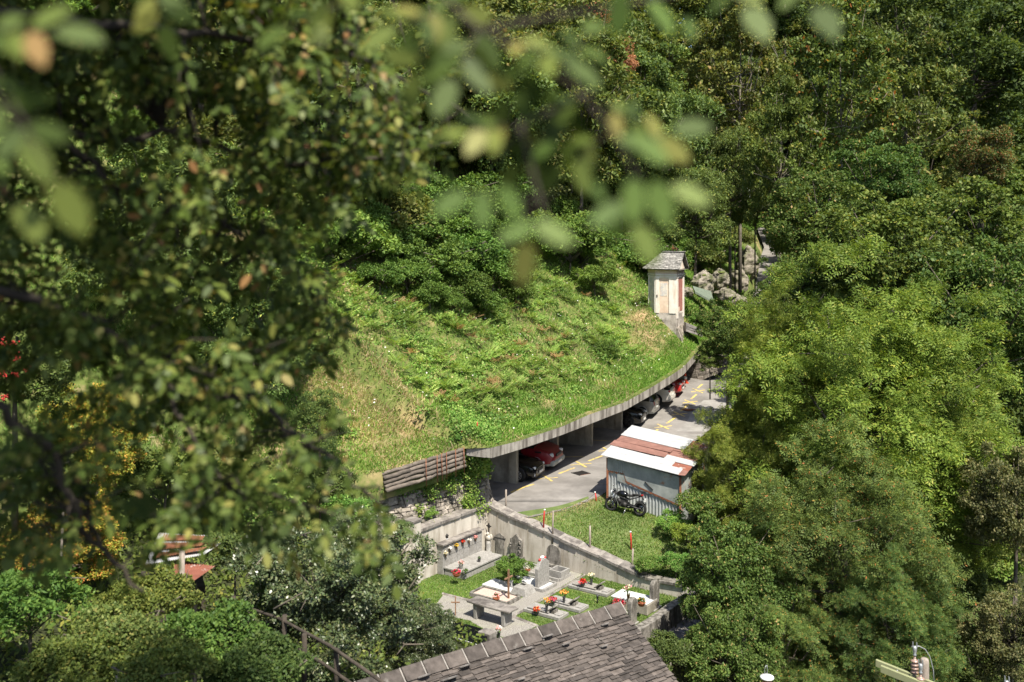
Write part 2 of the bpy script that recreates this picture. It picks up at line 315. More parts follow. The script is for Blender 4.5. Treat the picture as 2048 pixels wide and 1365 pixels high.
cst = np.unique(np.concatenate([np.arange(Ec[0], 30, 2.5), np.arange(30, 36, .5), Ec[(Ec > 30) & (Ec < 80)], np.arange(37, 80, .6), np.arange(80, Ec[-1], 3)]))
vst = np.concatenate([[0, .25, .6], np.arange(1, 24, .7), np.arange(24, 60, 2.5), np.arange(60, 240, 10)])
cc, vv = np.meshgrid(cst, vst, indexing='ij'); bb = np.interp(cc, Ec, Eb) + vv
hx = cc * NC[0] + bb * NB[0]; hy = cc * NC[1] + bb * NB[1]
def gridmesh(name, X, Y, Z, mat, **k):
    n, m = X.shape; V = np.stack([X, Y, Z], -1).reshape(-1, 3); i = np.arange(n * m).reshape(n, m)
    Q = np.stack([i[:-1, :-1], i[1:, :-1], i[1:, 1:], i[:-1, 1:]], -1).reshape(-1, 4)
    return npmesh(name, V, Q, mat, smooth=True, **k)
hz = hill(hx, hy); drop = np.interp(cst, [0, 28, 31, 36.3, 36.42, 70.5, 72, 200], [5, 4, 1.1, 1.1, .02, .02, 3.5, 5])
OUTW = np.interp(cst, [0, 28, 31, 70, 74], [.45, .3, -.02, -.02, .4])
hx = np.c_[hx[:, 0] + NW_[0] * drop * OUTW, hx]; hy = np.c_[hy[:, 0] + NW_[1] * drop * OUTW, hy]; hz = np.c_[hz[:, 0] - drop, hz]
tag(gridmesh('hillside', hx, hy, hz, M['hillsoil']), kind='structure')
# valley sheet (thin-plate style interpolation of spot heights)
SPOT = [(-10, 30, 1.0), (-4, 30, -1), (-15, 28, 2.6), (-12, 20, 2.2), (0, 20, -3), (5, 20, -4), (10, 25, -7), (-5, 14, 2.2), (0, 10, 2), (-15, 12, 4), (-30, 15, 6), (8, 15, -4), (-4.5, 39.6, -.45), (-8, 36.5, .9), (-9, 33, .9),
 (-6.5, 38.2, .1), (20, 30, -11), (30, 40, -13), (30, 60, -10), (25, 72, -6), (40, 80, -9), (50, 60, -4), (60, 90, 6), (50, 110, 2), (60, 130, 14), (44, 130, 4), (54, 165, 14), (80, 170, 34), (50, 220, 42), (90, 230, 60), (10, 260, 70), (120, 120, 40),
 (-.9, 43.2, -.5), (.3, 42.4, -.6), (1.1, 41.8, -1.0), (1.9, 41.2, -1.3), (2.9, 40.5, -1.62), (3.9, 39.8, -1.82), (4.9, 39.1, -2.05), (5.8, 38.5, -2.15), (6.7, 37.8, -2.3),
 (4.35, 44.9, -.47), (4.4, 43.9, -.62), (5.45, 43, -.68), (7.3, 42.8, -.95), (6.5, 40.8, -1.35), (8, 40, -1.9), (10, 41, -3), (12, 44, -4), (15, 50, -4.5), (12, 36, -6), (9, 36, -4), (16, 60, -5), (20, 66, -4), (26, 90, -1), (34, 112, 2)]
RX = [(.6, 41.6), (3.74, 44.9), (5.4, 47.6), (7.6, 51.5), (10.5, 57), (13.2, 62.5), (16.2, 68), (20.3, 80), (28.5, 104), (37, 129), (46, 160), (60, 220)]
for x, y in RX[1:] + [(.75, 42.45), (1.5, 43.0), (2.3, 43.55)]: SPOT.append((x, y, float(zr(y)) - .02))
for x, y in [(-1, 50), (2, 56), (6, 66), (10, 74), (-2, 45), (3, 50), (6, 56), (10, 63), (-6, 60), (-30, 60), (-30, 100), (0, 100), (0, 150)]: SPOT.append((x, y, float(zr(y)) - .3))
SP = np.array(SPOT, float)
_d = np.linalg.norm(SP[:, None, :2] - SP[None, :, :2], axis=-1)
_A = np.block([[-_d, np.c_[np.ones(len(SP)), SP[:, :2]]], [np.c_[np.ones(len(SP)), SP[:, :2]].T, np.zeros((3, 3))]])
_w = np.linalg.solve(_A, np.r_[SP[:, 2], 0, 0, 0])
def land(x, y):
    x = np.asarray(x, float); y = np.asarray(y, float); sh = x.shape; q = np.c_[x.ravel(), y.ravel()]
    d = np.linalg.norm(q[:, None, :] - SP[None, :, :2], axis=-1)
    return (-d @ _w[:len(SP)] + _w[-3] + q @ _w[-2:]).reshape(sh)
WALLR = [(-1.06, 43.25), (.35, 42.25), (1.15, 41.68), (1.9, 41.15), (2.75, 40.5), (3.6, 39.87), (4.6, 39.15), (5.4, 38.55), (6.62, 37.68)]
CEM = [(-1.06, 43.25), (6.62, 37.68), (1.96, 31.2), (-5.75, 36.75)]    # yard corners: back, right, near, left
def inpoly(x, y, poly):
    x = np.asarray(x, float); y = np.asarray(y, float); c = np.zeros(x.shape, bool); j = len(poly) - 1
    for i in range(len(poly)):
        xi, yi = poly[i][:2]; xj, yj = poly[j][:2]
        c ^= ((yi > y) != (yj > y)) & (x < (xj - xi) * (y - yi) / (yj - yi + 1e-12) + xi); j = i
    return c
LAWN_OUT = [(.72, 42.5), (1.5, 43.05), (2.25, 43.6), (3.7, 45.0), (5.36, 47.7), (7.55, 51.2), (10.5, 50), (12.5, 44), (11.5, 37)]
gx, gy = np.meshgrid(np.concatenate([np.arange(-60, -16, 3), np.arange(-16, 32, .5), np.arange(32, 140, 4)]), np.concatenate([np.arange(4, 28, 2), np.arange(28, 64, .5), np.arange(64, 300, 4)]), indexing='ij')
gz = land(gx, gy)
LP = WALLR[::-1] + LAWN_OUT
CEMBIG = [(-1.0, 44), (7.3, 38.0), (2.0, 30.4), (-6.6, 36.6)]
gz = np.where(inpoly(gx, gy, LP), gz - .5, gz); gz = np.where(inpoly(gx, gy, CEMBIG), np.minimum(gz, -2.9), gz)
hv, _ = hillv(gx, gy); gz = np.where(hv > -1.0, np.minimum(gz, np.minimum(hill(gx, gy) - 2.5, np.where(gy < 66, -1.2, 900))), gz)
# gallery and road strip must stay above this sheet
rc = gx * NC[0] + gy * NC[1]; rb = -(gx * NB[0] + gy * NB[1]) + np.interp(rc, Ec, Eb)
gz = np.where((gy > 40) & (rb > -9) & (rb < 5.8), np.minimum(gz, zr(gy) - .25), gz)
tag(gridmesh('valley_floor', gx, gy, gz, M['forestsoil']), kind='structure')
# road sheet, running under the gallery
ry = np.concatenate([np.arange(42.4, 44.5, .15), np.arange(44.5, 72, .75), np.arange(72, 215, 3)])
RXa = np.array([(.75, 42.4), (2.3, 43.5)] + RX[1:])
rxr = np.interp(ry, RXa[:, 1], RXa[:, 0])
LXa = np.array([(.70, 42.4), (-.9, 43.56), (-1.5, 43.6), (-5.5, 44.5), (-5.5, 48), (-3.5, 54), (.5, 62), (4.5, 68), (9.5, 70.5), (13.2, 73), (16.2, 80), (21.8, 99), (29.6, 122), (38, 150), (47, 195), (52, 215)])
rxl = np.interp(ry, LXa[:, 1], LXa[:, 0])
u = np.linspace(0, 1, 9); rX = rxl[:, None] * (1 - u) + rxr[:, None] * u; rY = np.repeat(ry[:, None], 9, 1)
tag(gridmesh('road', rX, rY, zr(rY), M['asphalt']), kind='structure')
py_ = np.arange(50, 66, .75); wx = np.interp(py_, RXa[:, 1], RXa[:, 0]); u = np.linspace(0, 1, 5); pX = (wx - 2.1 - .25 * np.sin(py_ * .7))[:, None] * (1 - u) + (wx - .05)[:, None] * u
tag(gridmesh('road_patch', pX, np.repeat(py_[:, None], 5, 1), zr(np.repeat(py_[:, None], 5, 1)) + .004, M['asphalt_pale']), kind='structure')
# lawn sheet between the graveyard wall and the road
def resample(P, n):
    P = np.array(P, float); d = np.r_[0, np.cumsum(np.linalg.norm(np.diff(P, axis=0), axis=1))]; t = np.linspace(0, d[-1], n)
    return np.stack([np.interp(t, d, P[:, k]) for k in range(P.shape[1])], 1)
a = resample(WALLR, 60); b = resample(LAWN_OUT, 60); u = np.linspace(0, 1, 30)[None, :, None]
lw = a[:, None] * (1 - u) + b[:, None] * u; lX, lY = lw[..., 0], lw[..., 1]
tag(gridmesh('lawn', lX, lY, land(lX, lY) + .012, M['lawn']), kind='structure')
cem_z = -2.2
mb = MB(); mb.prism([c for c in CEM], -3.4, cem_z); tag(mb.build('graveyard_ground', M['lawn']), kind='structure')
# ------------------------------------------------------------------ leaves and blades
def diamonds(P, T, Nn, L, Wd):
    """P (n,3) centre; T axis; Nn normal; L, Wd sizes -> verts, quads"""
    T = nrm(T); Sd = nrm(np.cross(T, Nn)); L = np.asarray(L).reshape(-1, 1); Wd = np.asarray(Wd).reshape(-1, 1)
    V = np.stack([P - T * L * .5, P + Sd * Wd * .5 - T * L * .06, P + T * L * .5, P - Sd * Wd * .5 - T * L * .06], 1).reshape(-1, 3)
    return V, np.arange(len(V)).reshape(-1, 4)
def sprays(rng, P, T, Nn, L, k=4, lw=.30, ll=.34):
    """pinnate leaves: k pairs of leaflets + a terminal one, in the plane (T, side)"""
    T = nrm(T); Sd = nrm(np.cross(T, Nn)); Nn = nrm(np.cross(Sd, T)); L = np.asarray(L).reshape(-1, 1); Vs = []
    for i in range(k):
        t = -.45 + .8 * i / (k - 1 if k > 1 else 1)
        for sgn in (-1, 1):
            ax = nrm(T * .55 + Sd * sgn * .85 - Nn * .18); c = P + T * L * t + ax * L * ll * .55
            s2 = np.cross(ax, Nn); Vs.append(np.stack([c - ax * L * ll * .5, c + s2 * L * lw * ll * .5, c + ax * L * ll * .5, c - s2 * L * lw * ll * .5], 1))
    c = P + T * L * .52; Vs.append(np.stack([c - T * L * ll * .5, c + Sd * L * lw * ll * .5, c + T * L * ll * .5, c - Sd * L * lw * ll * .5], 1))
    V = np.concatenate(Vs, 0).reshape(-1, 3); return V, np.arange(len(V)).reshape(-1, 4)
def crown_geo(seed, rad=(3.6, 3.6, 3.2), nb=70, br=.95, nl=11000, L=.2, Wd=.12, mode='d', hollow=.35, droop=.1, bottom=-.55):
    rng = R(seed); d = nrm(rng.normal(size=(nb, 3))); d[:, 2] = np.where(d[:, 2] < bottom, -d[:, 2] * .6, d[:, 2])
    f = rng.uniform(hollow ** 3, 1, nb) ** (1 / 3)
    # lumpy outline
    ph = rng.uniform(0, 6.28, 6); lump = 1 + .13 * np.sin(3 * np.arctan2(d[:, 1], d[:, 0]) + ph[0]) + .10 * np.sin(5 * np.arctan2(d[:, 1], d[:, 0]) + ph[1] + 3 * d[:, 2]) + .1 * np.sin(4 * d[:, 2] + ph[2])
    C = d * f[:, None] * lump[:, None] * np.array(rad); r = br * rng.uniform(.5, 1.35, nb)
    bi = rng.choice(nb, nl, p=r ** 2 / np.sum(r ** 2)); out = nrm(C[bi] + 1e-6)
    dd = nrm(nrm(rng.normal(size=(nl, 3))) + .45 * out + np.array((0, 0, .35)))
    rr = r[bi] * (.45 + .6 * rng.random(nl) ** .7) * (1 + .25 * np.sin(dd[:, 0] * 5 + bi) * np.sin(dd[:, 1] * 4 + bi))
    P = C[bi] + dd * rr[:, None] * np.array((1.1, 1.1, .72))
    T = nrm(dd * .8 + rng.normal(size=(nl, 3)) * .55 - np.array((0, 0, droop)))
    Nn = nrm(dd * .5 + np.array((0, 0, .75)) + rng.normal(size=(nl, 3)) * .33)
    sz = rng.uniform(.7, 1.3, nl)
    if mode == 'd': V, Q = diamonds(P, T, Nn, L * sz, Wd * sz)
    else: V, Q = sprays(rng, P, T, Nn, L * sz, k=mode)
    return V, Q, C, r
def twigs(mb, rng, C, r, base, n=26, tr=.16, bare=0):
    base = Vector(base)
    idx = rng.choice(len(C), min(n, len(C)), replace=False)
    for i in idx:
        c = Vector(C[i]); mid = base.lerp(c, .45) + Vector(rng.normal(size=3) * .25); mid.z += .25
        a = base + Vector((0, 0, max(0, (c.z - base.z)) * rng.uniform(.1, .75)))
        mb.tube([a, mid, c], [tr * .5, tr * .32, tr * .1], 5)
    for _ in range(bare):
        i = rng.integers(len(C)); c = Vector(C[i]); o = c.normalized() * (r[i] * rng.uniform(.8, 1.25)); o.z = abs(o.z) * .6
        m = c + o * .6 + Vector(rng.normal(size=3) * .15); e = c + o + Vector(rng.normal(size=3) * .3)
        mb.tube([c, m, e], [.035, .025, .01], 4); mb.tube([m, m + Vector(rng.normal(size=3) * .35)], [.02, .008], 4)
SHAPES = {}
def shape(key, rad, H, seed, trunk=.16, n=26, bare=10, **k):
    """crown centred at z=H over the tree base; trunk runs below the base into the ground"""
    V, Q, C, r = crown_geo(seed, rad=rad, **k); V = V + np.array((0, 0, H)); rng = R(seed + 99)
    cm = npmesh('crown_' + key, V, Q, M['leaf_broad']); mb = MB(); C2 = C + np.array((0, 0, H))
    mb.tube([(0, 0, -5), (0, 0, 0), (.08, .05, H * .5), (.0, .1, H + rad[2] * .45)], [trunk * 1.2, trunk, trunk * .75, trunk * .3], 8)
    twigs(mb, rng, C2, r, (0, 0, H - rad[2] * .6), n, trunk * .9, bare)
    tm = mb.build('trunk_' + key, M['bark'])
    SHAPES[key] = (cm.data, tm.data, rad[0], H)
    for o in (cm, tm): bpy.data.objects.remove(o)
def tree(key, leaf, loc, scale, rz, name, label, cat='tree', group=None, zs=1.0, bark='bark'):
    cm, tm, r, H = SHAPES[key]; t = thing(name, label, cat, loc, rz, group); t.scale = (scale, scale, scale * zs)
    for nm, me, mt in (('crown', cm, 'leaf_' + leaf), ('trunk', tm, bark)):
        o = bpy.data.objects.new(nm, me); SC.collection.objects.link(o); o.parent = t
        o.material_slots[0].link = 'OBJECT'; o.material_slots[0].material = M[mt]
    return t
def tree_at(key, leaf, px, py, D, rpx, seed, name, label, group=None, zs=1.0, cat='tree', bark='bark'):
    cm, tm, r, H = SHAPES[key]; s = rpx * D / F / r; c = W(px, py, D)
    return tree(key, leaf, (c.x, c.y, c.z - H * s * zs), s, seed * 2.39996, name, label, cat, group, zs, bark)
shape('far1', (4, 4, 3.8), 6.2, 1, bottom=-.9, nb=110, br=.85, nl=17000, L=.27, Wd=.18)
shape('far2', (4, 3.6, 4.6), 7, 2, bottom=-.9, nb=110, br=.85, nl=17000, L=.27, Wd=.17, bare=8)
shape('far3', (4.2, 4, 3.6), 5.6, 3, bottom=-.9, nb=130, br=.72, nl=18000, L=.25, Wd=.17)
shape('thin', (3.6, 3.6, 5), 7.5, 4, bottom=-.9, nb=120, br=.62, nl=15000, L=.25, Wd=.14, hollow=.2, bare=24, n=22, trunk=.11)
shape('mid1', (3.4, 3.4, 3.0), 5, 5, bottom=-.9, nb=150, br=.6, nl=34000, L=.17, Wd=.115, bare=14)
shape('mid2', (3.4, 3.2, 3.2), 5, 6, bottom=-.9, nb=130, br=.66, nl=34000, L=.20, Wd=.075, droop=.35, bare=10)
shape('ashy', (3.5, 3.5, 3.5), 6, 7, bottom=-.85, nb=280, br=.5, nl=21000, L=.30, mode=4, hollow=.5, bare=16, n=34, droop=.2)
shape('bush', (1.5, 1.5, 1.1), .7, 8, nb=50, br=.42, nl=9000, L=.13, Wd=.085, bare=4, trunk=.05, bottom=-.3)
shape('bush2', (1.5, 1.4, 1.3), .9, 9, nb=60, br=.36, nl=9000, L=.15, Wd=.06, bare=6, trunk=.05, bottom=-.3)
# ------------------------------------------------------------------ parking gallery
g = thing('parking_gallery', 'long curved concrete parking gallery with a grass roof beside the road', 'gallery', (P1[0], P1[1], -.3))
def ribbon(mb, top, bot, inn, thick):
    """closed beam: outer face top->bottom along the polyline, thickness towards the hill"""
    n = len(top); vs = []
    for i in range(n):
        t, b = top[i], bot[i]; o = Vector((NB[0], NB[1], 0)) * thick
        vs += [t, b, b + o, t + o]
    fs = []
    for i in range(n - 1):
        for k in range(4): fs.append((4 * i + k, 4 * i + (k + 1) % 4, 4 * i + 4 + (k + 1) % 4, 4 * i + 4 + k))
    fs += [(3, 2, 1, 0), tuple(4 * (n - 1) + k for k in range(4))]
    mb.add(vs, fs)
def densify(P, n):
    A = resample([tuple(p) for p in P], n); return [Vector(p) for p in A]
ft = densify(FT, 60); fb = densify(FB, 60)
mb = MB(); ribbon(mb, ft, fb, None, .3); mb.build('fascia', M['fascia'], g, True, bevel=.02)
mb = MB(); p = FT[0]; q = FB[0]; o = Vector((NB[0], NB[1], 0))
mb.add([p + o * .302, q + o * .302, q + o * 1.2, p + o * 1.2, p + o * .302 + Vector((.3, .15, 0)), q + o * .302 + Vector((.3, .15, 0)), q + o * 1.2 + Vector((.3, .15, 0)), p + o * 1.2 + Vector((.3, .15, 0))],
       [(0, 1, 2, 3), (4, 7, 6, 5), (0, 4, 5, 1), (3, 2, 6, 7), (0, 3, 7, 4), (1, 5, 6, 2)]); mb.build('end_beam', M['fascia'], g, True)
# concrete roof slab under the turf and back wall
mb = MB(); sl = [p + Vector((NB[0], NB[1], 0)) * .3 + Vector((0, 0, .1)) for p in fb]; o = Vector((NB[0], NB[1], 0)) * 7
vs = []
for p in sl: vs += [p, p + o, p + o + Vector((0, 0, .25)), p + Vector((0, 0, .25))]
fs = [(4 * i + k, 4 * i + (k + 1) % 4, 4 * i + 4 + (k + 1) % 4, 4 * i + 4 + k) for i in range(len(sl) - 1) for k in range(4)]
mb.add(vs, fs); mb.build('roof_slab', M['concrete'], g, True)
mb = MB(); a = GP(-5.5, -5.6); b = GP(28, -5.6); a2 = GP(-5.5, -5.9); b2 = GP(28, -5.9)
mb.prism([a, b, b2, a2], -1, 2.5); mb.build('back_wall', M['concrete'], g, True)
DV = Vector((-.93, .36, 0)).normalized(); DN = Vector((.36, .93, 0)).normalized()
def pil(s):
    px, py = GP(s, 0); top = float(np.interp(py, [p.y + 1 for p in FB], [p.z for p in FB])) + .12
    return Vector((px, py, float(zr(py)) - .3)), top
for s in (0, 4.66, 9.3, 13.95, 18.6, 23.25, 26.5):
    p, top = pil(s); mb = MB()
    # wall panel with recessed board lines and a thicker front rib
    a = p + DV * .42; b = p + DV * 5.6; t = DN * .1
    mb.prism([(a + t)[:2], (a - t)[:2], (b - t)[:2], (b + t)[:2]], p.z, top)
    for zz in (.75, 1.45): 
        t2 = DN * .106
        mb.prism([(a + t2)[:2], (a - t2)[:2], (b - t2)[:2], (b + t2)[:2]], p.z + .3 + zz, p.z + .3 + zz + .025)
    mb.build('dividing_wall', M['concrete'], g, True)
    mb = MB(); a = p; b = p + DV * .42; t = DN * .14
    mb.prism([(a + t)[:2], (a - t)[:2], (b - t)[:2], (b + t)[:2]], p.z, top); mb.build('pillar', M['concrete'], g, True, bevel=.015)
# ------------------------------------------------------------------ road markings, drain grates
def stroke(mb, A, B, wd=.12, dz=.004, n=5):
    A = RD(*A); B = RD(*B); t = (B - A); t.z = 0; t.normalize(); s = Vector((-t.y, t.x, 0)) * wd / 2; vs = []
    for i in range(n + 1):
        p = A.lerp(B, i / n)
        for q in (p + s, p - s): vs.append((q.x, q.y, float(zr(q.y)) + dz))
    mb.add(vs, [(2 * i, 2 * i + 1, 2 * i + 3, 2 * i + 2) for i in range(n)])
mb = MB()
for A, B in [(z2(385, 1158), z2(560, 1095)), (z2(750, 1015), z2(868, 970)), (z2(975, 919), z2(1110, 868)), (z2(1190, 845), z2(1290, 795)), (z5(330, 1255), z5(480, 1175)), (z5(540, 1150), z5(730, 1058)), (z5(860, 965), z5(1000, 870)), (z5(1072, 780), z5(1188, 675)), (z5(1232, 592), z5(1312, 520)), (z5(1330, 430), z5(1400, 370))]:
    stroke(mb, A, B, .14)
tag(mb.build('road_dash_lines', M['yellow']), kind='structure')
mb = MB(); mb2 = MB()
for x, y, k in [(1094, 957, 1.0), (1161, 929, 1), (1215.5, 901, .92), (1258, 888, .88), (1292, 873, .85), (1325.5, 853.8, .83), (1357.8, 828.8, .76), (1379.5, 804.4, .70), (1395.3, 782, .66)]:
    t = (x - 1094) / 300.0
    stroke(mb, (x - 20 * k, y + (1.5 + 1.5 * t) * k), (x + 22 * k, y - (1.5 + 1 * t) * k), .11, .006)
    stroke(mb2, (x - (8 + 7 * t) * k, y - 6.2 * k), (x + (10 + 6 * t) * k, y + 6.2 * k), .13, .010)
tag(mb.build('road_cross_marks', M['yellow']), kind='structure'); tag(mb2.build('road_cross_marks', M['yellow']), kind='structure')
mb = MB()
for A, B in [(z2(640, 905), z2(935, 887)), (z2(900, 757), z2(1190, 772)), (z5(960, 379), z5(1060, 382)), ]:
    stroke(mb, (A[0] - 40, A[1] - 3), B, .12, .006)
tag(mb.build('stall_lines', M['yellow']), kind='structure')
for i, (x, y, lb) in enumerate([(1161.5, 947.2, 'square iron drain grate in the road in front of the red van'), (1376.5, 820, 'rusty drain grate in the road outside the white car'), (1305, 878, 'drain grate in the road just behind the metal shed roof')]):
    c = RD(x, y); t = thing('drain_grate', lb, 'drain grate', (c.x, c.y, c.z + .006), math.radians(35), 'drain grates in the road'); mb = MB()
    for k in range(9): mb.box((0, -.28 + k * .07, .012), (.62, .035, .02))
    mb.box((-.33, 0, .012), (.05, .68, .022)); mb.box((.33, 0, .012), (.05, .68, .022)); mb.build('grille', M['iron'] if i != 1 else M['rust'], t)
    MB().box((0, 0, .001), (.66, .66, .004)).build('frame', M['rust'] if i == 0 else M['iron'], t)
# ------------------------------------------------------------------ cars
def wheel(root, x, y, r, wdt, side, spokes, rimm='rim'):
    wt = MB(); T = Matrix.Translation((x, y, r)) @ Matrix.Rotation(math.pi / 2 * -side, 4, 'X')
    wt.lathe((0, 0, 0), [(r * .66, -wdt / 2), (r * .93, -wdt / 2), (r, -wdt * .3), (r, wdt * .3), (r * .93, wdt / 2), (r * .66, wdt / 2)], 24, T)
    wo_ = wt.build('wheel', M['rubber'], root); rm = MB()
    rm.lathe((0, 0, 0), [(.03, wdt * .28), (r * .17, wdt * .36), (r * .17, wdt * .2), (.03, wdt * .2)], 12, T)
    for k in range(spokes):
        q = 2 * math.pi * k / spokes; c, s = math.cos(q), math.sin(q)
        rm.tube([(c * r * .12, s * r * .12, wdt * .53), (c * r * .66, s * r * .66, wdt * .53)], [r * .05, r * .085], 5, T)
    n = 24; vs = []
    for k in range(n):
        q = 2 * math.pi * k / n
        for rr in (r * .62, r * .69): vs.append((rr * math.cos(q), rr * math.sin(q), wdt * .53))
    rm.add(vs, [(2 * k, 2 * k + 1, (2 * k + 3) % (2 * n), (2 * k + 2) % (2 * n)) for k in range(n)], M=T)
    rm.build('rim', M[rimm], wo_)
    return wo_
def car(name, label, cat, loc, rz, paint, st, wb, wr=.32, wd=.2, spokes=10, lower=None, trim=None, nose=True, group='cars parked nose-in or nose-out under the gallery', rimm='rim'):
    """st: stations (x, zbottom, zbelt, zroof, halfwidth, roof halfwidth); x forward"""
    root = thing(name, label, cat, loc, rz, group); ns = len(st); ring = []
    for x, zb, zs, zo, hw, hr in st:
        m = (zb + zs) / 2
        ring.append([(x, -hw * .9, zb), (x, -hw, zb + .12), (x, -hw, m), (x, -hw * .97, zs), (x, -hr, zo), (x, -hr * .5, zo + .03), (x, 0, zo + .04),
                     (x, hr * .5, zo + .03), (x, hr, zo), (x, hw * .97, zs), (x, hw, m), (x, hw, zb + .12), (x, hw * .9, zb)])
    k = len(ring[0]); body = MB(); glass = MB(); low = MB(); vs = [p for r in ring for p in r]
    F1 = []; FG = []; FL = []
    for i in range(ns - 1):
        for j in range(k):
            q = (i * k + j, i * k + (j + 1) % k, (i + 1) * k + (j + 1) % k, (i + 1) * k + j)
            ha = st[i][3] - st[i][2]; hb = st[i + 1][3] - st[i + 1][2]; up = j in (3, 8); topf = j in (4, 5, 6, 7)
            if up and max(ha, hb) > .25: FG.append(q)
            elif topf and abs(ha - hb) > .25: FG.append(q)
            elif lower and j in (0, 11): FL.append(q)
            else: F1.append(q)
    F1 += [tuple(range(k - 1, -1, -1)), tuple((ns - 1) * k + j for j in range(k))]
    bo = MB().add(vs, F1, True).build('body', M[paint], root)
    sb = bo.modifiers.new('s', 'BEVEL'); sb.width = .04; sb.segments = 3; sb.limit_method = 'ANGLE'; sb.angle_limit = math.radians(28)
    MB().add(vs, FG).build('windows', M['glass'], root)
    if FL: MB().add(vs, FL).build('lower_trim', M[lower], root)
    # pillars between the side windows
    for i in range(1, ns - 1):
        if st[i][3] - st[i][2] > .25:
            for sg in (-1, 1): MB().tube([(st[i][0], sg * st[i][4] * .97, st[i][2]), (st[i][0], sg * st[i][5], st[i][3])], .025, 5).build('window_pillar', M[paint], root)
    hw = max(s[4] for s in st)
    for x in wb:
        for sg in (-1, 1):
            T = Matrix.Translation((x, sg * (hw - .02), wr)) @ Matrix.Rotation(math.pi / 2 * -sg, 4, 'X')
            MB().lathe((0, 0, 0), [(wr * 1.16, -.05), (wr * 1.16, .026)], 28, T).build('wheel_arch', M['plastic'] if not lower else M[lower], root)
            MB().lathe((0, 0, 0), [(wr * 1.07, -.05), (wr * 1.07, .032)], 28, T).build('wheel_well', M['rubber'], root)
            wheel(root, x, sg * (hw - .04), wr, wd, sg, spokes, rimm)
    return root
def bits(root, items):
    for nm, mt, c, d, rz in items:
        o = MB().box((0, 0, 0), d).build(nm, M[mt], root, bevel=min(d) * .3); o.location = c; o.rotation_euler = (0, 0, rz)
def at_stall(s, w, L, nose_out, dz=0):
    """car standing with its outer end w m beyond the pillar line"""
    px, py = GP(s, 0); d = -DV; p = Vector((px, py, 0)) + d * w
    c = p - d * L / 2; ang = math.atan2(d.y, d.x) + (0 if nose_out else math.pi)
    return (c.x, c.y, float(zr(c.y)) + dz), ang
saloon = [(-2.2, .3, .72, .80, .62, .5), (-2.12, .22, .86, .94, .84, .66), (-1.75, .2, .93, 1.0, .88, .68), (-1.2, .2, .95, 1.36, .89, .6), (-.3, .2, .95, 1.44, .9, .6), (.35, .2, .94, 1.40, .9, .6), (1.05, .2, .92, .97, .89, .72), (1.8, .2, .80, .86, .87, .68), (2.1, .22, .66, .74, .80, .6), (2.22, .3, .55, .62, .62, .48)]
hatch = [(-2.02, .3, .84, .90, .66, .5), (-1.97, .25, .96, 1.02, .80, .62), (-1.72, .22, 1.0, 1.42, .85, .58), (-1.1, .2, 1.0, 1.50, .87, .6), (-.2, .2, .98, 1.52, .88, .6), (.4, .2, .96, 1.44, .88, .6), (1.15, .2, .94, .99, .87, .7), (1.75, .2, .82, .88, .85, .66), (2.0, .25, .66, .72, .72, .52)]
wagon = [(-2.3, .3, .86, .92, .66, .5), (-2.24, .24, .98, 1.04, .84, .66), (-1.85, .2, 1.02, 1.40, .89, .6), (-1.1, .2, 1.0, 1.50, .9, .62), (-.2, .2, .98, 1.50, .9, .62), (.5, .2, .96, 1.42, .9, .6), (1.2, .2, .94, .99, .89, .72), (1.9, .2, .82, .88, .86, .68), (2.25, .26, .62, .70, .68, .5)]
vanst = [(-2.6, .35, 1.0, 1.9, .92, .8), (-2.5, .3, 1.05, 1.98, .97, .84), (-1.0, .3, 1.05, 2.0, .98, .84), (.3, .3, 1.05, 2.0, .98, .84), (.9, .3, 1.12, 1.92, .98, .80), (1.65, .3, 1.15, 1.22, .97, .84), (2.35, .3, .96, 1.04, .93, .80), (2.6, .34, .74, .82, .84, .7), (2.68, .4, .6, .66, .7, .56)]
loc, an = at_stall(1.15, .62, 4.4, True); c = car('parked_car', 'black car parked nose out in the nearest bay, left of the red van', 'car', loc, an, 'black', saloon, (-1.35, 1.38), .33, .22, 10)
bits(c, [('headlight', 'lamp', (2.0, .58, .66), (.34, .3, .13), -.5), ('headlight', 'lamp', (2.0, -.58, .66), (.34, .3, .13), .5), ('grille', 'plastic', (2.2, 0, .52), (.08, .7, .2), 0), ('number_plate', 'plate', (2.255, 0, .42), (.02, .5, .11), 0),
         ('fog_lamp', 'lamp', (2.12, .62, .36), (.1, .18, .16), -.4), ('fog_lamp', 'lamp', (2.12, -.62, .36), (.1, .18, .16), .4), ('wing_mirror', 'black', (.75, .98, 1.0), (.16, .2, .12), 0), ('wing_mirror', 'black', (.75, -.98, 1.0), (.16, .2, .12), 0), ('bumper_lip', 'plastic', (2.12, 0, .26), (.18, 1.4, .08), 0)])
loc, an = at_stall(3.45, .55, 5.3, True); c = car('parked_van', 'dark red van with grey bumpers parked nose out in the nearest bay', 'van', loc, an, 'redvan', vanst, (-1.6, 1.75), .35, .22, 6, lower='greyplastic')
bits(c, [('headlight', 'lamp', (2.5, .66, .84), (.22, .3, .2), -.35), ('headlight', 'lamp', (2.5, -.66, .84), (.22, .3, .2), .35), ('grille', 'plastic', (2.66, 0, .80), (.07, .8, .14), 0), ('bumper', 'greyplastic', (2.55, 0, .46), (.34, 1.74, .28), 0), ('number_plate', 'plate', (2.735, 0, .45), (.02, .52, .11), 0),
         ('side_vent', 'plastic', (1.9, -.985, 1.0), (.34, .03, .07), 0), ('side_vent', 'plastic', (1.9, .985, 1.0), (.34, .03, .07), 0), ('wing_mirror', 'plastic', (1.35, 1.1, 1.3), (.1, .18, .28), 0), ('wing_mirror', 'plastic', (1.35, -1.1, 1.3), (.1, .18, .28), 0), ('side_moulding', 'greyplastic', (0, -.99, .62), (3.2, .03, .1), 0)])
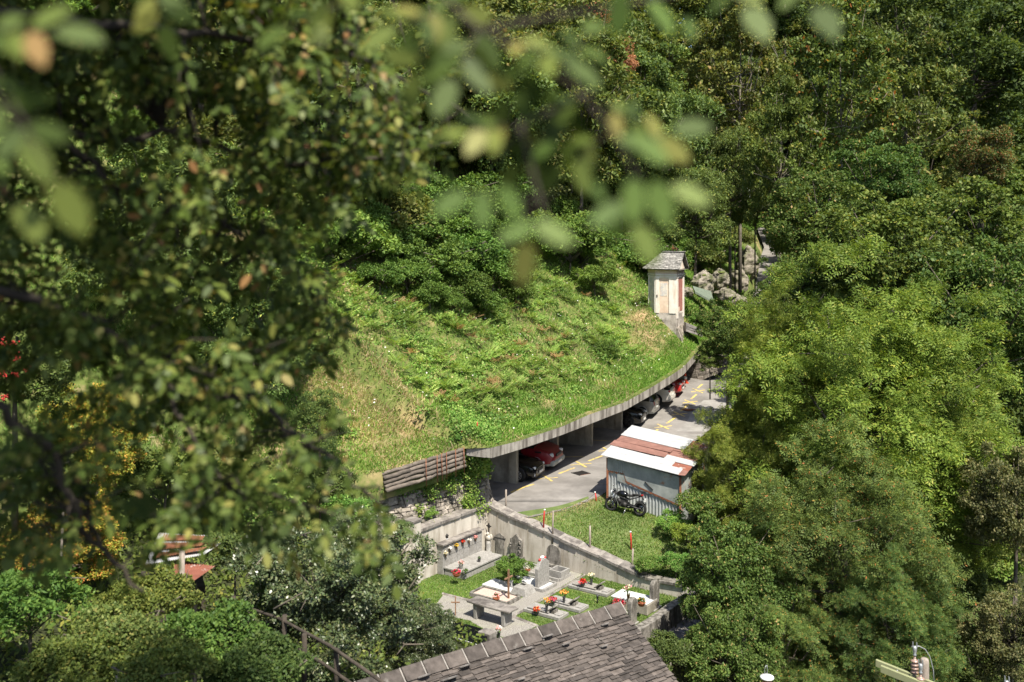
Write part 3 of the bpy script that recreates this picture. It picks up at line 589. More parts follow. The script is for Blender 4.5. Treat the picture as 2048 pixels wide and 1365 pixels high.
loc, an = at_stall(15.1, .95, 4.0, True); c = car('parked_car', 'small black car parked nose out right of the fourth dividing wall, beside the silver car', 'car', loc, an, 'black', hatch, (-1.25, 1.25), .31, .2, 5, rimm='plastic')
bits(c, [('headlight', 'lamp', (1.86, .56, .74), (.26, .26, .13), -.5), ('headlight', 'lamp', (1.86, -.56, .74), (.26, .26, .13), .5), ('grille', 'chrome', (2.0, 0, .56), (.05, .6, .06), 0), ('number_plate', 'plate', (2.03, 0, .40), (.02, .5, .11), 0), ('wing_mirror', 'black', (.75, -.97, 1.0), (.16, .2, .12), 0), ('wing_mirror', 'black', (.75, .97, 1.0), (.16, .2, .12), 0)])
loc, an = at_stall(17.3, 1.0, 4.0, False); c = car('parked_car', 'silver grey hatchback parked tail out between a black car and the white estate', 'car', loc, an, 'silver', hatch, (-1.25, 1.25), .32, .2, 6, lower='greyplastic')
bits(c, [('tail_lamp', 'tail', (-1.93, .66, .86), (.14, .18, .26), .3), ('tail_lamp', 'tail', (-1.93, -.66, .86), (.14, .18, .26), -.3), ('reflector', 'tail', (-2.0, .55, .42), (.05, .2, .07), 0), ('reflector', 'tail', (-2.0, -.55, .42), (.05, .2, .07), 0), ('number_plate', 'plate', (-2.035, 0, .6), (.02, .5, .11), 0), ('bumper', 'silver', (-1.93, 0, .42), (.22, 1.5, .22), 0), ('roof_rail', 'chrome', (-.4, .56, 1.57), (1.8, .03, .04), 0), ('roof_rail', 'chrome', (-.4, -.56, 1.57), (1.8, .03, .04), 0)])
loc, an = at_stall(20.0, 1.15, 4.55, False); c = car('parked_car', 'pearl white estate car with dark red tail lamps parked tail out in the far bay', 'car', loc, an, 'whitecar', wagon, (-1.4, 1.4), .34, .22, 9)
bits(c, [('tail_lamp', 'tail', (-2.16, .62, .92), (.16, .42, .13), .35), ('tail_lamp', 'tail', (-2.16, -.62, .92), (.16, .42, .13), -.35), ('number_plate', 'plate', (-2.31, 0, .62), (.02, .5, .11), 0), ('bumper', 'whitecar', (-2.2, 0, .44), (.24, 1.55, .26), 0), ('chrome_strip', 'chrome', (-2.29, 0, .84), (.03, .9, .03), 0), ('wing_mirror', 'whitecar', (.85, .98, 1.02), (.16, .2, .12), 0), ('wing_mirror', 'whitecar', (.85, -.98, 1.02), (.16, .2, .12), 0)])
loc, an = at_stall(22.2, 1.15, 4.0, True); c = car('parked_car', 'bright red car parked nose out right of the white estate, by the last visible pillar', 'car', loc, an, 'redcar', hatch, (-1.25, 1.25), .32, .2, 8)
bits(c, [('headlight', 'lamp', (1.86, .56, .76), (.26, .26, .13), -.5), ('headlight', 'lamp', (1.86, -.56, .76), (.26, .26, .13), .5), ('grille', 'plastic', (1.99, 0, .52), (.06, .8, .2), 0), ('number_plate', 'plate', (2.03, 0, .44), (.02, .5, .11), 0), ('wing_mirror', 'redcar', (.75, .97, 1.0), (.16, .2, .12), 0), ('wing_mirror', 'redcar', (.75, -.97, 1.0), (.16, .2, .12), 0)])
# traffic cone
c = RD(*z5(1140, 352)); t = thing('traffic_cone', 'orange and white traffic cone standing near the far end of the gallery', 'traffic cone', tuple(c))
MB().box((0, 0, .025), (.42, .42, .05)).build('base', M['cone'], t); MB().lathe((0, 0, .05), [(.17, 0), (.13, .22)], 16).lathe((0, 0, .05), [(.095, .44), (.035, .72)], 16).build('cone_body', M['cone'], t)
MB().lathe((0, 0, .05), [(.131, .22), (.096, .44)], 16).build('white_band', M['white'], t)
# ------------------------------------------------------------------ motorcycle
fw = G(*z5(0, 0)[:0] or (1223.5, 1022), -.60); rw = G(1277, 1034, -.66); d = (fw - rw); ang = math.atan2(d.y, d.x); mid = (fw + rw) / 2
t = thing('motorcycle', 'black naked motorcycle on its side stand on the grass before the metal shed', 'motorcycle', (mid.x, mid.y, float(land(mid.x, mid.y)) + .02), ang)
t.rotation_euler = (math.radians(8), 0, ang)
for x, nm in ((.70, 0), (-.70, 1)):
    mb = MB(); r = .31; tw = .055 if nm == 0 else .08; n = 28; m = 8; vs = []; T = Matrix.Translation((x, 0, r)) @ Matrix.Rotation(math.pi / 2, 4, 'X')
    for i in range(n):
        for j in range(m):
            a = 2 * math.pi * i / n; b = 2 * math.pi * j / m; rr = r - .06 + .06 * math.cos(b)
            vs.append((rr * math.cos(a), rr * math.sin(a), tw * math.sin(b)))
    mb.add(vs, [(i * m + j, i * m + (j + 1) % m, ((i + 1) % n) * m + (j + 1) % m, ((i + 1) % n) * m + j) for i in range(n) for j in range(m)], True, T)
    wo2 = mb.build('wheel', M['rubber'], t); mb = MB()
    for k in range(5):
        a = 2 * math.pi * k / 5; mb.tube([(.04 * math.cos(a), .04 * math.sin(a), 0), (.2 * math.cos(a), .2 * math.sin(a), 0)], .018, 5, T)
    mb.lathe((0, 0, 0), [(.05, -.05), (.05, .05)], 12, T); mb.build('rim', M['iron'], wo2)
    MB().lathe((0, 0, 0), [(.11, tw * .8), (.13, tw * .8 + .006), (.13, tw * .8 + .012), (.11, tw * .8 + .012)], 20, T).build('brake_disc', M['chrome'], wo2)
MB().tube([(.70, .1, .31), (.52, .1, .86)], .028, 8).tube([(.70, -.1, .31), (.52, -.1, .86)], .028, 8).box((.54, 0, .84), (.1, .28, .05)).build('front_fork', M['chrome'], t)
MB().ball((.17, 0, .82), (.27, .17, .15), 14, 8).build('fuel_tank', M['black'], t)
MB().ball((-.2, 0, .80), (.24, .14, .05), 12, 6).ball((-.52, 0, .87), (.24, .11, .05), 12, 6).build('seat', M['rubber'], t)
MB().box((.1, 0, .48), (.34, .3, .34), top=.8).lathe((0, 0, 0), [(.11, -.2), (.11, .2)], 14, Matrix.Translation((.0, 0, .4)) @ Matrix.Rotation(math.pi / 2, 4, 'X')).tube([(.2, -.1, .45), (.32, -.1, .62)], .09, 10).tube([(.2, .1, .45), (.32, .1, .62)], .09, 10).build('engine', M['iron'], t)
MB().tube([(.5, .05, .82), (.2, .14, .7), (-.15, .13, .62), (-.65, .08, .82)], .03, 6).tube([(.5, -.05, .82), (.2, -.14, .7), (-.15, -.13, .62), (-.65, -.08, .82)], .03, 6).tube([(-.1, .1, .42), (-.70, .11, .31)], .035, 6).tube([(-.1, -.1, .42), (-.70, -.11, .31)], .035, 6).build('frame', M['plastic'], t)
MB().tube([(.42, -.14, .4), (.3, -.16, .26), (-.1, -.17, .25), (-.3, -.2, .32), (-.72, -.22, .5)], [.025, .03, .035, .06, .065], 10).build('exhaust', M['iron'], t)
MB().tube([(.46, -.36, 1.0), (.5, -.2, .98), (.52, 0, .95), (.5, .2, .98), (.46, .36, 1.0)], .014, 6).build('handlebar', M['chrome'], t)
MB().ball((.66, 0, .82), (.1, .1, .12), 12, 8).build('headlamp', M['lamp'], t)
MB().box((.58, 0, .92), (.12, .24, .16), top=.6).build('cockpit_cover', M['black'], t)
for sg in (-1, 1): MB().tube([(.47, sg * .3, 1.0), (.46, sg * .34, 1.18)], .008, 5).ball((.46, sg * .36, 1.2), (.02, .07, .04), 8, 5).build('mirror', M['chrome'], t)
MB().tube([(-.72, 0, .86), (-.92, 0, .66)], .03, 6).build('tail_bracket', M['plastic'], t); MB().box((-.92, 0, .70), (.015, .19, .15)).build('number_plate', M['plate'], t); MB().box((-.77, 0, .90), (.05, .14, .05)).build('tail_lamp', M['tail'], t)
MB().tube([(-.1, .14, .3), (-.05, .34, -.04)], .014, 5).build('side_stand', M['chrome'], t)
for i, x in enumerate((.70, -.70)):
    mb = MB(); rr = .335
    for k in range(6): a = math.radians(40 + k * 20) if i == 0 else math.radians(60 + k * 15); mb.ball((x + rr * math.cos(a), 0, .31 + rr * math.sin(a)), (.07, .07, .012), 6, 4)
    mb.build('mudguard', M['black'], t)
# ------------------------------------------------------------------ metal shed
zc = -.45
A0 = Vector((4.33, 44.9, 0)); B0 = Vector((7.25, 42.75, 0)); C0 = A0 + Vector((1.75, 3.95, 0)); D0 = B0 + Vector((1.75, 3.95, 0))
t = thing('metal_shed', 'patched corrugated metal shed with a brown and white sheet roof beside the road', 'shed', (A0.x, A0.y, zc))
def corr(mb, a, b, z0a, z0b, z1a, z1b, pitch=.16, amp=.022, off=0):
    L = (b - a).length; n = max(2, int(L / pitch * 6)); nn = Vector((-(b - a).y, (b - a).x, 0)).normalized() * -1; vs = []
    for i in range(n + 1):
        u = i / n; p = a.lerp(b, u) + nn * (off + amp * math.sin(u * L / pitch * 2 * math.pi))
        vs += [(p.x, p.y, z0a + (z0b - z0a) * u), (p.x, p.y, z1a + (z1b - z1a) * u)]
    mb.add(vs, [(2 * i, 2 * i + 2, 2 * i + 3, 2 * i + 1) for i in range(n)], True)
fr = (B0 - A0)
zl, zrr = 1.50, 1.18                                      # front wall top, left and right
mb = MB(); corr(mb, A0, B0, -.75, -1.35, 1.0, .15); mb.build('front_wall', M['zinc'], t, True)
mb = MB(); o_ = Vector((-fr.y, fr.x, 0)).normalized() * -.05
a = A0 + o_ + fr * .14; b = B0 + o_
mb.add([(a.x, a.y, .55), (b.x, b.y, -.12), (b.x, b.y, zrr), (a.x, a.y, zl), (A0.x + o_.x + fr.x * .19, A0.y + o_.y + fr.y * .19, .95)], [(0, 1, 2, 3)]); 
mb.build('flat_sheet_band', M['zinc_old'], t, True)
mb = MB(); corr(mb, A0, A0 + fr * .24, .96, .92, zl + .02, zl, .1, .012, .07); mb.build('corrugated_patch', M['zinc_old'], t, True)
mb = MB(); n = 30; vs = []
for i in range(n + 1):
    u = .0 + i / n; p = A0 + fr * u + o_ * 1.25; z = (.93 if u < .24 else .60 - (u - .24) * .86); j = .03 * math.sin(i * 2.7)
    vs += [(p.x, p.y, z - .05 + j), (p.x, p.y, z + .03)]
mb.add(vs, [(2 * i, 2 * i + 2, 2 * i + 3, 2 * i + 1) for i in range(n)]); mb.build('rusty_sheet_edge', M['rust'], t, True)
mb = MB(); corr(mb, C0, A0, -.8, -.8, 1.9, zl); corr(mb, B0, D0, -1.4, -1.2, zrr, 1.7); corr(mb, D0, C0, -1.2, -.8, 1.7, 1.9); mb.build('side_wall', M['zinc_old'], t, True)
for p, z0, zt in ((A0, -.9, zl), (B0, -1.5, zrr), (C0, -.9, 1.85), (D0, -1.5, 1.6)): MB().box((p.x - .03, p.y - .03, (z0 + zt) / 2), (.09, .09, zt - z0)).build('corner_post', M['rust'], t, True)
mb = MB(); p = A0 + fr * .53 + o_ * 1.6; q = A0 + fr * .64 + o_ * 1.6; mb.tube([(p.x, p.y, .72), (q.x, q.y, .42)], .022, 6); mb.build('iron_bar', M['iron'], t, True)
# roof sheets: (u0,u1 along front, v0,v1 to the back, lift, material)
O = A0 - fr * .07 + Vector((-.12, -.24, 0)); ux = fr * 1.14; vx = (C0 - A0) * 1.12
def roofpt(u, v, lift): p = O + ux * u + vx * v; return Vector((p.x, p.y, 1.62 + .33 * v - .34 * u + lift))
for u0, u1, v0, v1, lf, mt in [(0, .93, 0, .17, .03, 'zinc_white'), (.0, .80, .16, .30, .045, 'zinc_white'), (.78, 1.0, .15, .30, .02, 'redsheet'), (.55, 1.02, .29, .42, .06, 'zinc_white'), (.93, 1.0, .0, .16, .015, 'brownsheet'),
                               (-.02, .66, .30, .46, .09, 'brownsheet'), (.64, .78, .28, .36, .03, 'zinc_white'), (.0, .68, .46, .64, .10, 'brownsheet'), (.66, 1.0, .42, .60, .05, 'brownsheet'), (.66, 1.02, .58, .80, .08, 'brownsheet'), (.78, 1.0, .78, 1.0, .06, 'redsheet'), (-.01, .80, .63, 1.0, .13, 'zinc_white')]:
    mb = MB(); n = max(4, int((v1 - v0) * 40)); vs = []
    for side in (0, 1):
        for i in range(n + 1):
            v = v0 + (v1 - v0) * i / n
            for u in (u0, u1): vs.append(roofpt(u, v, lf + .008 * math.sin(i * 1.5) - side * .02 + (.04 if (mt == 'brownsheet' and u == u1 and i == 0) else 0)))
    k = 2 * (n + 1); fs = [(2 * i, 2 * i + 1, 2 * i + 3, 2 * i + 2) for i in range(n)] + [(k + 2 * i, k + 2 * i + 2, k + 2 * i + 3, k + 2 * i + 1) for i in range(n)]
    fs += [(0, k, k + 1, 1), (2 * n, 2 * n + 1, k + 2 * n + 1, k + 2 * n)] + [(2 * i, 2 * i + 2, k + 2 * i + 2, k + 2 * i) for i in range(n)] + [(2 * i + 1, k + 2 * i + 1, k + 2 * i + 3, 2 * i + 3) for i in range(n)]
    mb.add(vs, fs); mb.build('roof_sheet', M[mt], t, True)
# ------------------------------------------------------------------ retaining walls by the gallery
def stonewall(name, label, base, top, thick, seed, size=(.42, .17), mat='stone', cat='wall', group=None):
    """irregular stones laid in courses between a base and a top polyline (3D points, same count)"""
    rng = R(seed); root = thing(name, label, cat, tuple(base[0]), 0, group); mb = MB(); core = MB()
    n = 40; B = densify(base, n + 1); T = densify(top, n + 1); L = sum((B[i + 1] - B[i]).length for i in range(n))
    def pt(u, h): 
        x = max(0, min(n - 1e-6, u * n)); i = int(x); f = x - i; return B[i].lerp(B[i + 1], f).lerp(T[i].lerp(T[i + 1], f), h)
    hh = sum((T[i] - B[i]).length for i in range(n)) / n; rows = max(2, int(hh / size[1]))
    dirn = (B[-1] - B[0]); nn = Vector((dirn.y, -dirn.x, 0)).normalized()
    for r in range(rows):
        u = -rng.random() * size[0] / L
        while u < 1:
            w_ = size[0] * rng.uniform(.55, 1.35) / L; h0 = (r + rng.uniform(-.12, .12)) / rows; h1 = (r + 1 + rng.uniform(-.15, .1)) / rows
            u0, u1 = max(0, u + .01 / L), min(1, u + w_ - .012 / L)
            if u1 > u0 + .02 / L:
                j = lambda: nn * rng.uniform(-.01, .075) + Vector((0, 0, rng.uniform(-.03, .03)))
                f = [pt(u0, h0) + j(), pt(u1, h0) + j(), pt(u1, h1) + j(), pt(u0, h1) + j()]
                cen = (f[0] + f[1] + f[2] + f[3]) / 4 + nn * .035
                bk = [q - nn * .25 for q in f]; b0 = len(mb.v)
                ff = [q.lerp(cen, .22) + nn * .03 for q in f]
                mb.add(f + ff + bk, [(4, 5, 6, 7)] + [(k, (k + 1) % 4, 4 + (k + 1) % 4, 4 + k) for k in range(4)] + [(8 + k, 8 + (k + 1) % 4, (k + 1) % 4, k) for k in range(4)])
            u += w_
    mb.build('stones', M[mat], root, True)
    vs = []; 
    for i in range(n + 1):
        for q in (B[i] - nn * .09, T[i] - nn * .09, T[i] - nn * thick, B[i] - nn * thick): vs.append(q)
    core.add(vs, [(4 * i + k, 4 * i + (k + 1) % 4, 4 * i + 4 + (k + 1) % 4, 4 * i + 4 + k) for i in range(n) for k in range(4)] + [(3, 2, 1, 0), tuple(4 * n + k for k in range(4))])
    core.build('core', M['forestsoil'] if mat == 'stone' else M['mortar'], root, True); return root
SW_B = [Vector((-8.5, 36.5, -.3)), W(785, 1052, 39.6), W(880, 1040, 41.6), W(987, 1012, 43.9)]
SW_T = [Vector((-8.5, 36.9, 1.3)), W(785, 978, 40.1), W(880, 963, 42.0), W(968, 934, 43.6)]
stonewall('dry_stone_wall', 'rough dry stone retaining wall with ivy left of the gallery entrance', SW_B, SW_T, .7, 21)
stonewall('dry_stone_wall', 'short end face of stone wall turning into the first gallery bay', [W(987, 1012, 43.9), W(975, 988, 46.5)], [W(968, 934, 43.6), W(960, 925, 46.2)], .5, 22)
# earth bench between the stone wall and the log wall
bt = densify(SW_T, 24); lg = densify([Vector((-9.3, 36.6, 1.5)), LOGL - Vector((0, 0, .72)), LOGR - Vector((0, 0, .75)), Vector((-1.5, 43.4, 1.9))], 24); uu = np.linspace(0, 1, 6)
gridX = np.array([[bt[i].lerp(lg[i], u_) for u_ in uu] for i in range(24)])
tag(gridmesh('terrace_bench', gridX[..., 0], gridX[..., 1], gridX[..., 2] - .03, M['hillsoil']), kind='structure')
rng = random.Random(5)
t = thing('log_wall', 'retaining wall of stacked grey logs above the dry stone wall', 'log wall', tuple(LOGL - Vector((0, 0, .8))))
mb = MB(); base = [LOGL - Vector((0, 0, .8)), LOGR - Vector((0, 0, .8))]
for r in range(5):
    pts = densify(base, 14)
    for s in range(0, 13, 3):
        seg = [p + Vector((NW[0], NW[1], 0)) * (.16 - .04 * r + rng.uniform(-.035, .035)) + Vector((0, 0, .08 + .165 * r + rng.uniform(-.03, .03))) for p in pts[s:s + 5]]
        mb.tube(seg, .082 + rng.uniform(-.01, .01), 8)
mb.build('logs', M['log'], t, True)
mb = MB()
for u_ in (.46, .60, .66, .72, .84, .95):
    p = densify(base, 101)[int(u_ * 100)] + Vector((NW[0], NW[1], 0)) * .27; mb.tube([p + Vector((0, 0, -.2)), p + Vector((-.02, 0, .95))], .017, 6)
mb.build('stakes', M['rust'], t, True)
# grassy verge between the stone wall and the graveyard back wall
va = densify([Vector((q.x, q.y, q.z - .02)) + Vector((.0, .35, 0)) for q in SW_B], 20); vb = densify([Vector((-7.4, 34.8, -.6)), Vector((-4.6, 38.4, -.5)), Vector((-2.8, 40.9, -.42)), Vector((-1.2, 43.4, -.42))], 20)
gridX = np.array([[va[i].lerp(vb[i], u_) for u_ in uu] for i in range(20)]); tag(gridmesh('verge', gridX[..., 0], gridX[..., 1], gridX[..., 2], M['lawn']), kind='structure')
# fascia end: rusty barrier board with striped rods
t = thing('barrier_board', 'leaning rusty barrier board with two red and white rods above the log wall', 'barrier', tuple(W(938, 893, 42.6)))
a, b = W(918, 872, 42.3), W(955, 864, 42.8); c_, d_ = W(952, 877, 42.75), W(916, 889, 42.25)
MB().add([a, b, c_, d_] + [q + Vector((.03, .04, 0)) for q in (a, b, c_, d_)], [(3, 2, 1, 0), (4, 5, 6, 7), (0, 1, 5, 4), (1, 2, 6, 5), (2, 3, 7, 6), (3, 0, 4, 7)]).build('board', M['rust'], t, True)
for (x, y, D) in ((922, 893, 42.2), (953, 878, 42.7)):
    p0, p1 = W(x, y, D) + Vector((-.02, -.05, 0)), W(x + 3, y - 34, D) + Vector((-.02, -.05, 0)); rr = MB().tube([p0, p0.lerp(p1, .6)], .02, 6).build('rod', M['white'], t, True); MB().tube([p0.lerp(p1, .6), p1], .021, 6).build('rod_tip', M['redpaint'], t, True)
# ------------------------------------------------------------------ graveyard walls
U3 = Vector((.813, -.582, 0)); V3 = Vector((-.582, -.813, 0)); ANG = math.atan2(U3.y, U3.x)
def topz(x, y):
    px = CX + x / y * F; yy = np.interp(px, [976, 1020, 1065, 1110, 1159, 1207, 1262, 1304, 1362], [1012, 1036, 1054, 1076, 1099, 1119, 1148, 1161, 1172])
    return float(CZ - (yy - HY) / F * y)
def wallstrip(mb, P, z0, tops, thick, outn):
    vs = []
    for (x, y), zt in zip(P, tops):
        o = outn * thick; vs += [(x, y, z0), (x, y, zt), (x + o.x, y + o.y, zt), (x + o.x, y + o.y, z0)]
    n = len(P); mb.add(vs, [(4 * i + k, 4 * i + (k + 1) % 4, 4 * i + 4 + (k + 1) % 4, 4 * i + 4 + k) for i in range(n - 1) for k in range(4)] + [(3, 2, 1, 0), tuple(4 * (n - 1) + k for k in range(4))])
def coping(mb, mm, P, tops, thick, outn, seed, seg=.85, tilt=.05):
    rg = random.Random(seed); A = resample([(x, y, z) for (x, y), z in zip(P, tops)], 200); L = float(np.sum(np.linalg.norm(np.diff(A, axis=0), axis=1))); u = 0
    while u < 1:
        w_ = seg * rg.uniform(.7, 1.25) / L; a = Vector(A[min(199, int(u * 199))]); b = Vector(A[min(199, int((u + w_) * 199))])
        d = (b - a).normalized(); a2, b2 = a + d * .04, b - d * .04; i0 = -outn * (.06 + rg.uniform(0, .03)); o0 = outn * (thick + .07 + rg.uniform(0, .04)); h = .10 + rg.uniform(-.015, .02)
        if (b2 - a2).length > .1:
            vs = []
            for q in (a2, b2):
                j = Vector((0, 0, rg.uniform(-.012, .012)))
                vs += [q + i0 + j, q + o0 + j + Vector((0, 0, tilt)), q + o0 + j + Vector((0, 0, tilt + h)), q + i0 + j + Vector((0, 0, h))]
            mb.add(vs, [(0, 1, 2, 3), (7, 6, 5, 4), (0, 4, 5, 1), (1, 5, 6, 2), (2, 6, 7, 3), (3, 7, 4, 0)])
        c = b; i1 = -outn * .05; o1 = outn * (thick + .06); vs = []
        for q in (c - d * .075, c + d * .075): vs += [q + i1, q + o1 + Vector((0, 0, tilt)), q + o1 + Vector((0, 0, tilt + .115)), q + i1 + Vector((0, 0, .115))]
        mm.add(vs, [(0, 1, 2, 3), (7, 6, 5, 4), (0, 4, 5, 1), (1, 5, 6, 2), (2, 6, 7, 3), (3, 7, 4, 0)])
        u += w_
t = thing('graveyard_wall', 'pale plastered graveyard side wall stepping down below the lawn, capped with stone slabs', 'wall', (-1.06, 43.25, -2.2))
PW = resample(WALLR, 40); PWl = [tuple(p) for p in PW]; tp = [topz(*p) for p in PWl]; mb = MB(); wallstrip(mb, PWl, -3.3, tp, .36, -V3); mb.build('plastered_wall', M['plaster'], t, True)
mb = MB(); mm = MB(); coping(mb, mm, PWl[:31], tp[:31], .36, -V3, 3); mb.build('coping', M['coping'], t, True); mm.build('mortar_joints', M['mortar'], t, True)
mb = MB(); coping(mb, MB(), PWl[30:], [z_ - .03 for z_ in tp[30:]], .34, -V3, 4, 1.2, 0); mb.build('rough_coping', M['granite_dark'], t, True)
t = thing('graveyard_wall', 'plastered graveyard back wall behind the urn monument, with a thin stone coping', 'wall', (-3.6, 39.4, -2.2))
c0 = Vector((-1.06, 43.25, 0)); PL = [tuple((c0 + V3 * k)[:2]) for k in np.linspace(-.36, 4.55, 16)]; tl = [-.22] * 16
mb = MB(); wallstrip(mb, PL, -3.3, tl, -.36, U3); mb.build('plastered_wall', M['plaster'], t, True)
mb = MB(); mm = MB(); coping(mb, mm, PL, tl, .36, -U3, 6, 1.1, .0); mb.build('coping', M['coping'], t, True); mm.build('mortar_joints', M['mortar'], t, True)
t = thing('graveyard_wall', 'curved plastered wall left of the gate pillar, half hidden by the holly', 'wall', (-4.6, 38, -2.2))
PC = [tuple((c0 + V3 * 4.95 + V3 * k * .5 - U3 * (.35 * math.sin(k * .5)))[:2]) for k in range(8)]; mb = MB(); wallstrip(mb, PC, -3.3, [-.5 - .05 * k for k in range(8)], -.3, U3); mb.build('plastered_wall', M['plaster'], t, True)
p = c0 + V3 * 4.78 - U3 * .1; t = thing('gate_pillar', 'square pale plastered gate pillar at the left end of the graveyard wall', 'pillar', (p.x, p.y, -2.3), ANG)
MB().box((0, 0, 1.28), (.46, .46, 2.56)).build('shaft', M['plaster'], t, bevel=.02); MB().box((0, 0, 2.6), (.52, .52, .09)).build('cap', M['coping'], t, bevel=.01)
p = p - U3 * .3 + V3 * .0; t = thing('iron_gate', 'small dark iron bar gate beside the pale gate pillar', 'gate', (p.x - .2, p.y + .1, -1.5), ANG + .5)
mb = MB()
for k in range(7): mb.tube([(-.1 - k * .09, 0, 0), (-.1 - k * .09, 0, 1.65)], .012, 5)
mb.build('bars', M['iron'], t); MB().box((-.37, 0, 1.55), (.62, .03, .04)).box((-.37, 0, .15), (.62, .03, .04)).build('rails', M['iron'], t)
# low front wall with ledge and drop
t = thing('graveyard_wall', 'low mossy parapet wall at the right front of the graveyard, dropping to the trees', 'wall', (6.6, 37.6, -2.4))
r0 = Vector((6.62, 37.68, 0)); PF = [tuple((r0 + V3 * k)[:2]) for k in np.linspace(-.3, 7.6, 20)]
mb = MB(); wallstrip(mb, PF, -3.0, [-1.86 - .02 * math.sin(k) for k in range(20)], .34, U3); mb.build('parapet', M['granite_dark'], t, True)
mb = MB(); wallstrip(mb, PF, -8.5, [-2.62] * 20, .95, U3); mb.build('lower_wall', M['plaster'], t, True)
mb = MB(); rg = random.Random(8)
for i in range(22):
    c = r0 + V3 * (-.2 + i * .36) + U3 * (.78 + rg.uniform(-.04, .04)); mb.box((c.x, c.y, -2.58 + rg.uniform(-.015, .015)), (.9, .34 + rg.uniform(0, .08), .07), ANG + rg.uniform(-.05, .05))
mb.build('ledge_slabs', M['gneiss'], t, True)
# ------------------------------------------------------------------ graveyard ground details
def CG(px, py, dz=0): q = G(px, py, cem_z + dz); return q
def poly_px(pts, dz): return [tuple(CG(*z8(*p), dz)[:2]) for p in pts]
t8 = [(1072, 97), (1168, 124), (590, 462), (470, 425)]
MB().prism(poly_px(t8, 0), -2.3, cem_z + .02).build('gravel_path', M['gravel']); tag(bpy.data.objects['gravel_path'], kind='structure')
court = [(30, 285), (270, 352), (420, 408), (475, 425), (592, 464), (790, 545), (560, 660), (400, 590), (240, 500), (90, 470), (-80, 430)]
mb = MB(); mb.prism(poly_px(court, 0), -2.3, cem_z + .012); tag(mb.build('gravel_court', M['gravel']), kind='structure')
mb = MB()
for A, B in [((1058, 92), (600, 330)), ((1184, 130), (580, 480)), ((20, 282), (290, 350)), ((600, 470), (805, 550))]:
    a, b = CG(*z8(*A)), CG(*z8(*B)); mb.tube([a + Vector((0, 0, .02)), b + Vector((0, 0, .02))], .055, 4, smooth=False)
tag(mb.build('path_kerb', M['coping']), kind='structure')
def slab(root, c, lu, lv, h, mat, name='slab', z0=0, bevel=.015): o = MB().box((c[0], c[1], z0 + h / 2), (lu, lv, h)).build(name, M[mat], root, bevel=bevel); return o
def frame(root, lu, lv, h, mat, w_=.08):
    mb = MB(); mb.box((0, lv / 2, h / 2), (lu, w_, h)).box((0, -lv / 2, h / 2), (lu, w_, h)).box((lu / 2, 0, h / 2), (w_, lv - w_ - .004, h)).box((-lu / 2, 0, h / 2), (w_, lv - w_ - .004, h)); return mb.build('kerb_frame', M[mat], root, bevel=.01)
def gthing(name, label, cat, px, py, group=None, dz=0):
    p = CG(px, py); return thing(name, label, cat, (p.x, p.y, cem_z + .01 + dz), ANG, group)
def blooms(rng, root, c, r, n, col, sz=.07, squash=.8, name='flowers'):
    d = nrm(rng.normal(size=(n, 3))); d[:, 2] = np.abs(d[:, 2]); P = np.array(c) + d * r * np.array((1, 1, squash)) * rng.uniform(.6, 1.05, (n, 1))
    V, Q = diamonds(P, nrm(rng.normal(size=(n, 3))), nrm(d + rng.normal(size=(n, 3)) * .5), sz * rng.uniform(.7, 1.3, n), sz * .8 * np.ones(n))
    return npmesh(name, V, Q, M[col], root)
def plantpot(px, py, z, label, pot, r, h, cols, fr=.2, leafn=80, squash=.8, up=.12, group=None, name='flower_pot', cat='flower pot', stems=False, sz=.07, seed=None):
    p = G(px, py, z); t = thing(name, label, cat, (p.x, p.y, z), 0, group); rng = R(int(px * 7 + py))
    MB().lathe((0, 0, 0), [(r * .62, 0), (r * .7, h * .1), (r, h * .92), (r * 1.06, h), (r * .9, h), (r * .85, h * .9)], 14).build('pot', M[pot], t)
    if stems:
        mb = MB()
        for _ in range(7): a = rng.uniform(0, 6.28); mb.tube([(0, 0, h * .8), (math.cos(a) * fr * .7, math.sin(a) * fr * .7, h + up)], .007, 4)
        mb.build('stems', M['leaf_dark'], t)
    if leafn: 
        o = blooms(rng, t, (0, 0, h + up * .3), fr * .85, leafn, 'potgreen', sz, squash, 'foliage')
    for col, n in cols: blooms(rng, t, (0, 0, h + up * (1 if stems else .5)), fr, n, 'f_' + col, sz * (1.1 if stems else 1), squash)
    return t
# graves
GGR = 'graves in the walled graveyard'
t = gthing('grave', 'white gravel grave with a tall rough upright headstone decorated red and white on top', 'grave', 1064, 1170, GGR)
frame(t, 1.7, .95, .13, 'granite'); slab(t, (-.05, 0), 1.55, .8, .10, 'marble', 'gravel_fill')
mb = MB(); mb.add([(.42, -.42, .1), (.42, .36, .1), (.42, .36, .95), (.42, .12, 1.12), (.42, -.16, 1.14), (.42, -.42, .82), (.58, -.42, .1), (.58, .36, .1), (.58, .36, .95), (.58, .12, 1.12), (.58, -.16, 1.14), (.58, -.42, .82)],
  [(5, 4, 3, 2, 1, 0), (6, 7, 8, 9, 10, 11)] + [(k, (k + 1) % 6, 6 + (k + 1) % 6, 6 + k) for k in range(6)]); mb.build('headstone', M['granite'], t, bevel=.02)
MB().ball((.5, -.02, 1.18), (.07, .12, .06), 8, 6).build('white_ornament', M['white'], t); MB().ball((.5, -.2, 1.12), .055, 8, 6).ball((.5, .17, 1.12), .055, 8, 6).build('red_ornament', M['redpaint'], t)
t = gthing('grave', 'gravel grave with an empty tilted stone trough at its right end beside the path', 'grave', 1086, 1148, GGR)
